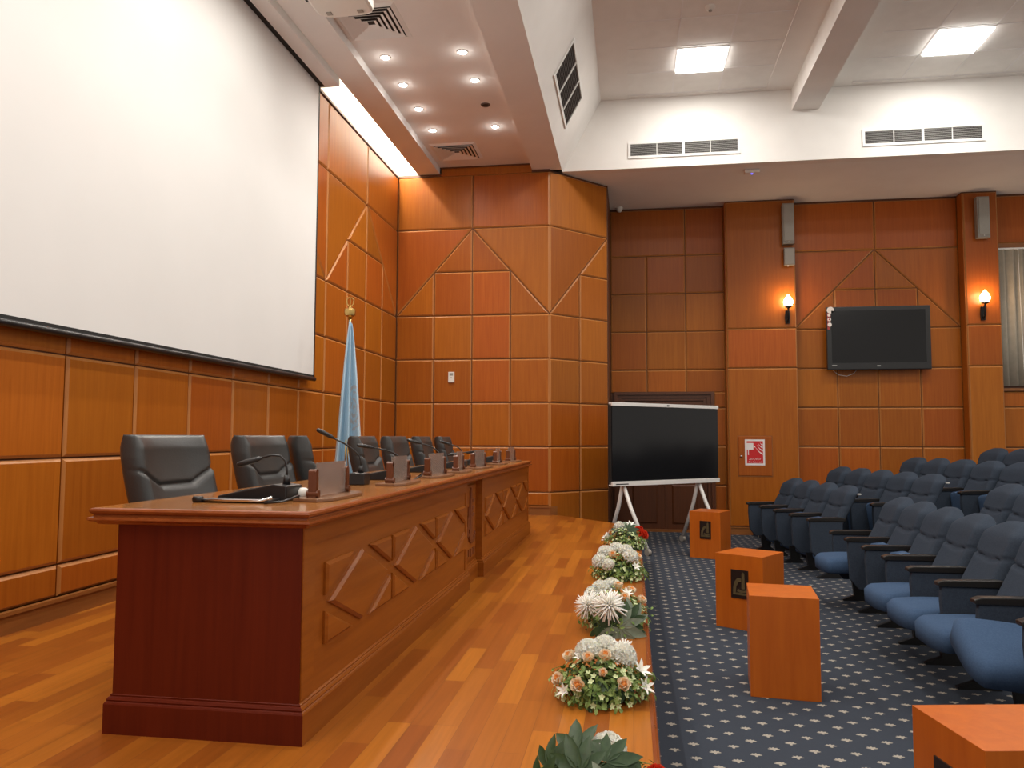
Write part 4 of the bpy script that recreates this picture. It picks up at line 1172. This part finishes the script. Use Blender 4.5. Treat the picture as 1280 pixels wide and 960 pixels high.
arrangement(-.10, 4.42, .19, .30, .19, 'bouquet with two spiky white spider mums and grey leaves',
            [('spider_chrysanthemum', -.62, -.50, 1.05), ('spider_chrysanthemum', -.10, -.72, 1.2), ('grey_leaf', .5, -.80, 1.0), ('grey_leaf', .15, -.95, 1.1), ('large_leaf', -.35, -.92, .8), ('large_leaf', .35, -.85, .8), ('rose', .28, -.45, 1.2), ('rose', .06, -.5, 1.05),
             ('rose', .1, .1, 1.2), ('rose', .45, .02, 1.2), ('rose', .72, -.1, 1.2), ('chrysanthemum', -.1, .35, 1.0), ('chrysanthemum', -.4, .2, 1.0), ('chrysanthemum', -.62, .1, .9), ('lily', .35, -.2, .6)], 23, 640, .2, 110)
arrangement(-.10, 5.90, .20, .26, .19, 'mixed cream bouquet with white globe mums behind the spider mums',
            [('chrysanthemum', -.1, .40, 1.15), ('chrysanthemum', -.48, .0, 1.1), ('chrysanthemum', .25, -.05, 1.0), ('chrysanthemum', .42, -.35, 1.05), ('chrysanthemum', -.68, -.35, 1.0), ('rose', .32, .3, 1.3), ('rose', -.2, -.45, 1.3), ('rose', .66, -.1, 1.2), ('lily', .35, .45, .8), ('lily', .6, -.6, .6), ('chrysanthemum', -.35, -.72, .8)], 24, 560, .2, 120)
arrangement(-.055, 7.45, .19, .22, .21, 'farthest bouquet with two red blooms beside the display wheel',
            [('red_dahlia', .62, .30, 1.05), ('red_dahlia', .78, -.2, 1.2), ('chrysanthemum', -.35, .0, .85), ('chrysanthemum', -.2, .7, .7), ('grey_leaf', .1, .55, .9), ('grey_leaf', -.3, .4, .8), ('lily', .2, -.1, .8), ('lily', -.88, .45, 1.3), ('lily', -.86, .32, 1.1), ('chrysanthemum', -.9, .2, .7), ('large_leaf', .1, -.5, .7)], 25, 420, .45, 110)
# ------------------------------------------------------------------ lights
def spot(x, y, z, e, ang=168, blend=1., col=(1, .94, .86), rad=.05):
    l = bpy.data.lights.new('downlight_beam', 'SPOT'); l.energy = e; l.spot_size = R(ang); l.spot_blend = blend; l.color = col; l.shadow_soft_size = rad
    o = bpy.data.objects.new('downlight_beam', l); C.objects.link(o); o.location = (x, y, z)
def area(x, y, z, sx, sy, e, col=(1, .96, .90), rot=(0, 0, 0)):
    l = bpy.data.lights.new('panel_glow', 'AREA'); l.shape = 'RECTANGLE'; l.size = sx; l.size_y = sy; l.energy = e; l.color = col
    o = bpy.data.objects.new('panel_glow', l); C.objects.link(o); o.location = (x, y, z); o.rotation_euler = rot
def point(x, y, z, e, col, rad=.04):
    l = bpy.data.lights.new('lamp_glow', 'POINT'); l.energy = e; l.color = col; l.shadow_soft_size = rad
    o = bpy.data.objects.new('lamp_glow', l); C.objects.link(o); o.location = (x, y, z)
for i, x in enumerate(LX):
    for j, y in enumerate(LY):
        if not (i == 1 and j == 2): spot(x, y, 4.75, 42); point(x, y, 4.715, .35, (1, .94, .86), .02)
    for y in (5.83, 5.20, 4.58, 3.97, 2.58, 1.96, 1.34, .72, -.7): spot(x, y, 4.75, 42)
for x in (.875, 3.79, 6.2):
    for y in (9.54, 7.0, 4.5, 2.0, -.5): area(x, y, 5.64, .55, .55, 32)
for y in [9.95 - 1.05 * k for k in range(11)]:
    point(-3.25, y, 5.07, 75 if y > 9.5 else 8, (1, .92, .80), .04)
for x in (2.345, 5.09): point(x, PF - .20, 3.14, 7, (1, .62, .32), .05)
w = bpy.data.worlds.new('room_ambient'); bpy.context.scene.world = w; w.use_nodes = True
bg = w.node_tree.nodes['Background']; bg.inputs['Color'].default_value = (1, .93, .85, 1); bg.inputs['Strength'].default_value = .60

# ------------------------------------------------------------------ camera
f_px, yaw, pit, rol = 977., R(8.70), R(3.895), R(.2)
cy, sy, cp, sp_ = math.cos(yaw), math.sin(yaw), math.cos(pit), math.sin(pit)
fw = Vector((-sy * cp, cy * cp, sp_)); rt = Vector((cy, sy, 0)); up = rt.cross(fw)
r2 = rt * math.cos(rol) + up * math.sin(rol); u2 = -rt * math.sin(rol) + up * math.cos(rol)
cam = bpy.data.cameras.new('camera'); co = bpy.data.objects.new('camera', cam); C.objects.link(co)
co.matrix_world = Matrix(((r2.x, u2.x, -fw.x, 0), (r2.y, u2.y, -fw.y, 0), (r2.z, u2.z, -fw.z, 1.03), (0, 0, 0, 1)))
cam.sensor_width = 36; cam.lens = f_px / 1280 * 36; cam.clip_start = .05
sc = bpy.context.scene; sc.camera = co
sc.view_settings.view_transform = 'Standard'; sc.view_settings.look = 'None'
sc.view_settings.exposure = 0.; sc.view_settings.gamma = 1.; sc.view_settings.use_curve_mapping = False
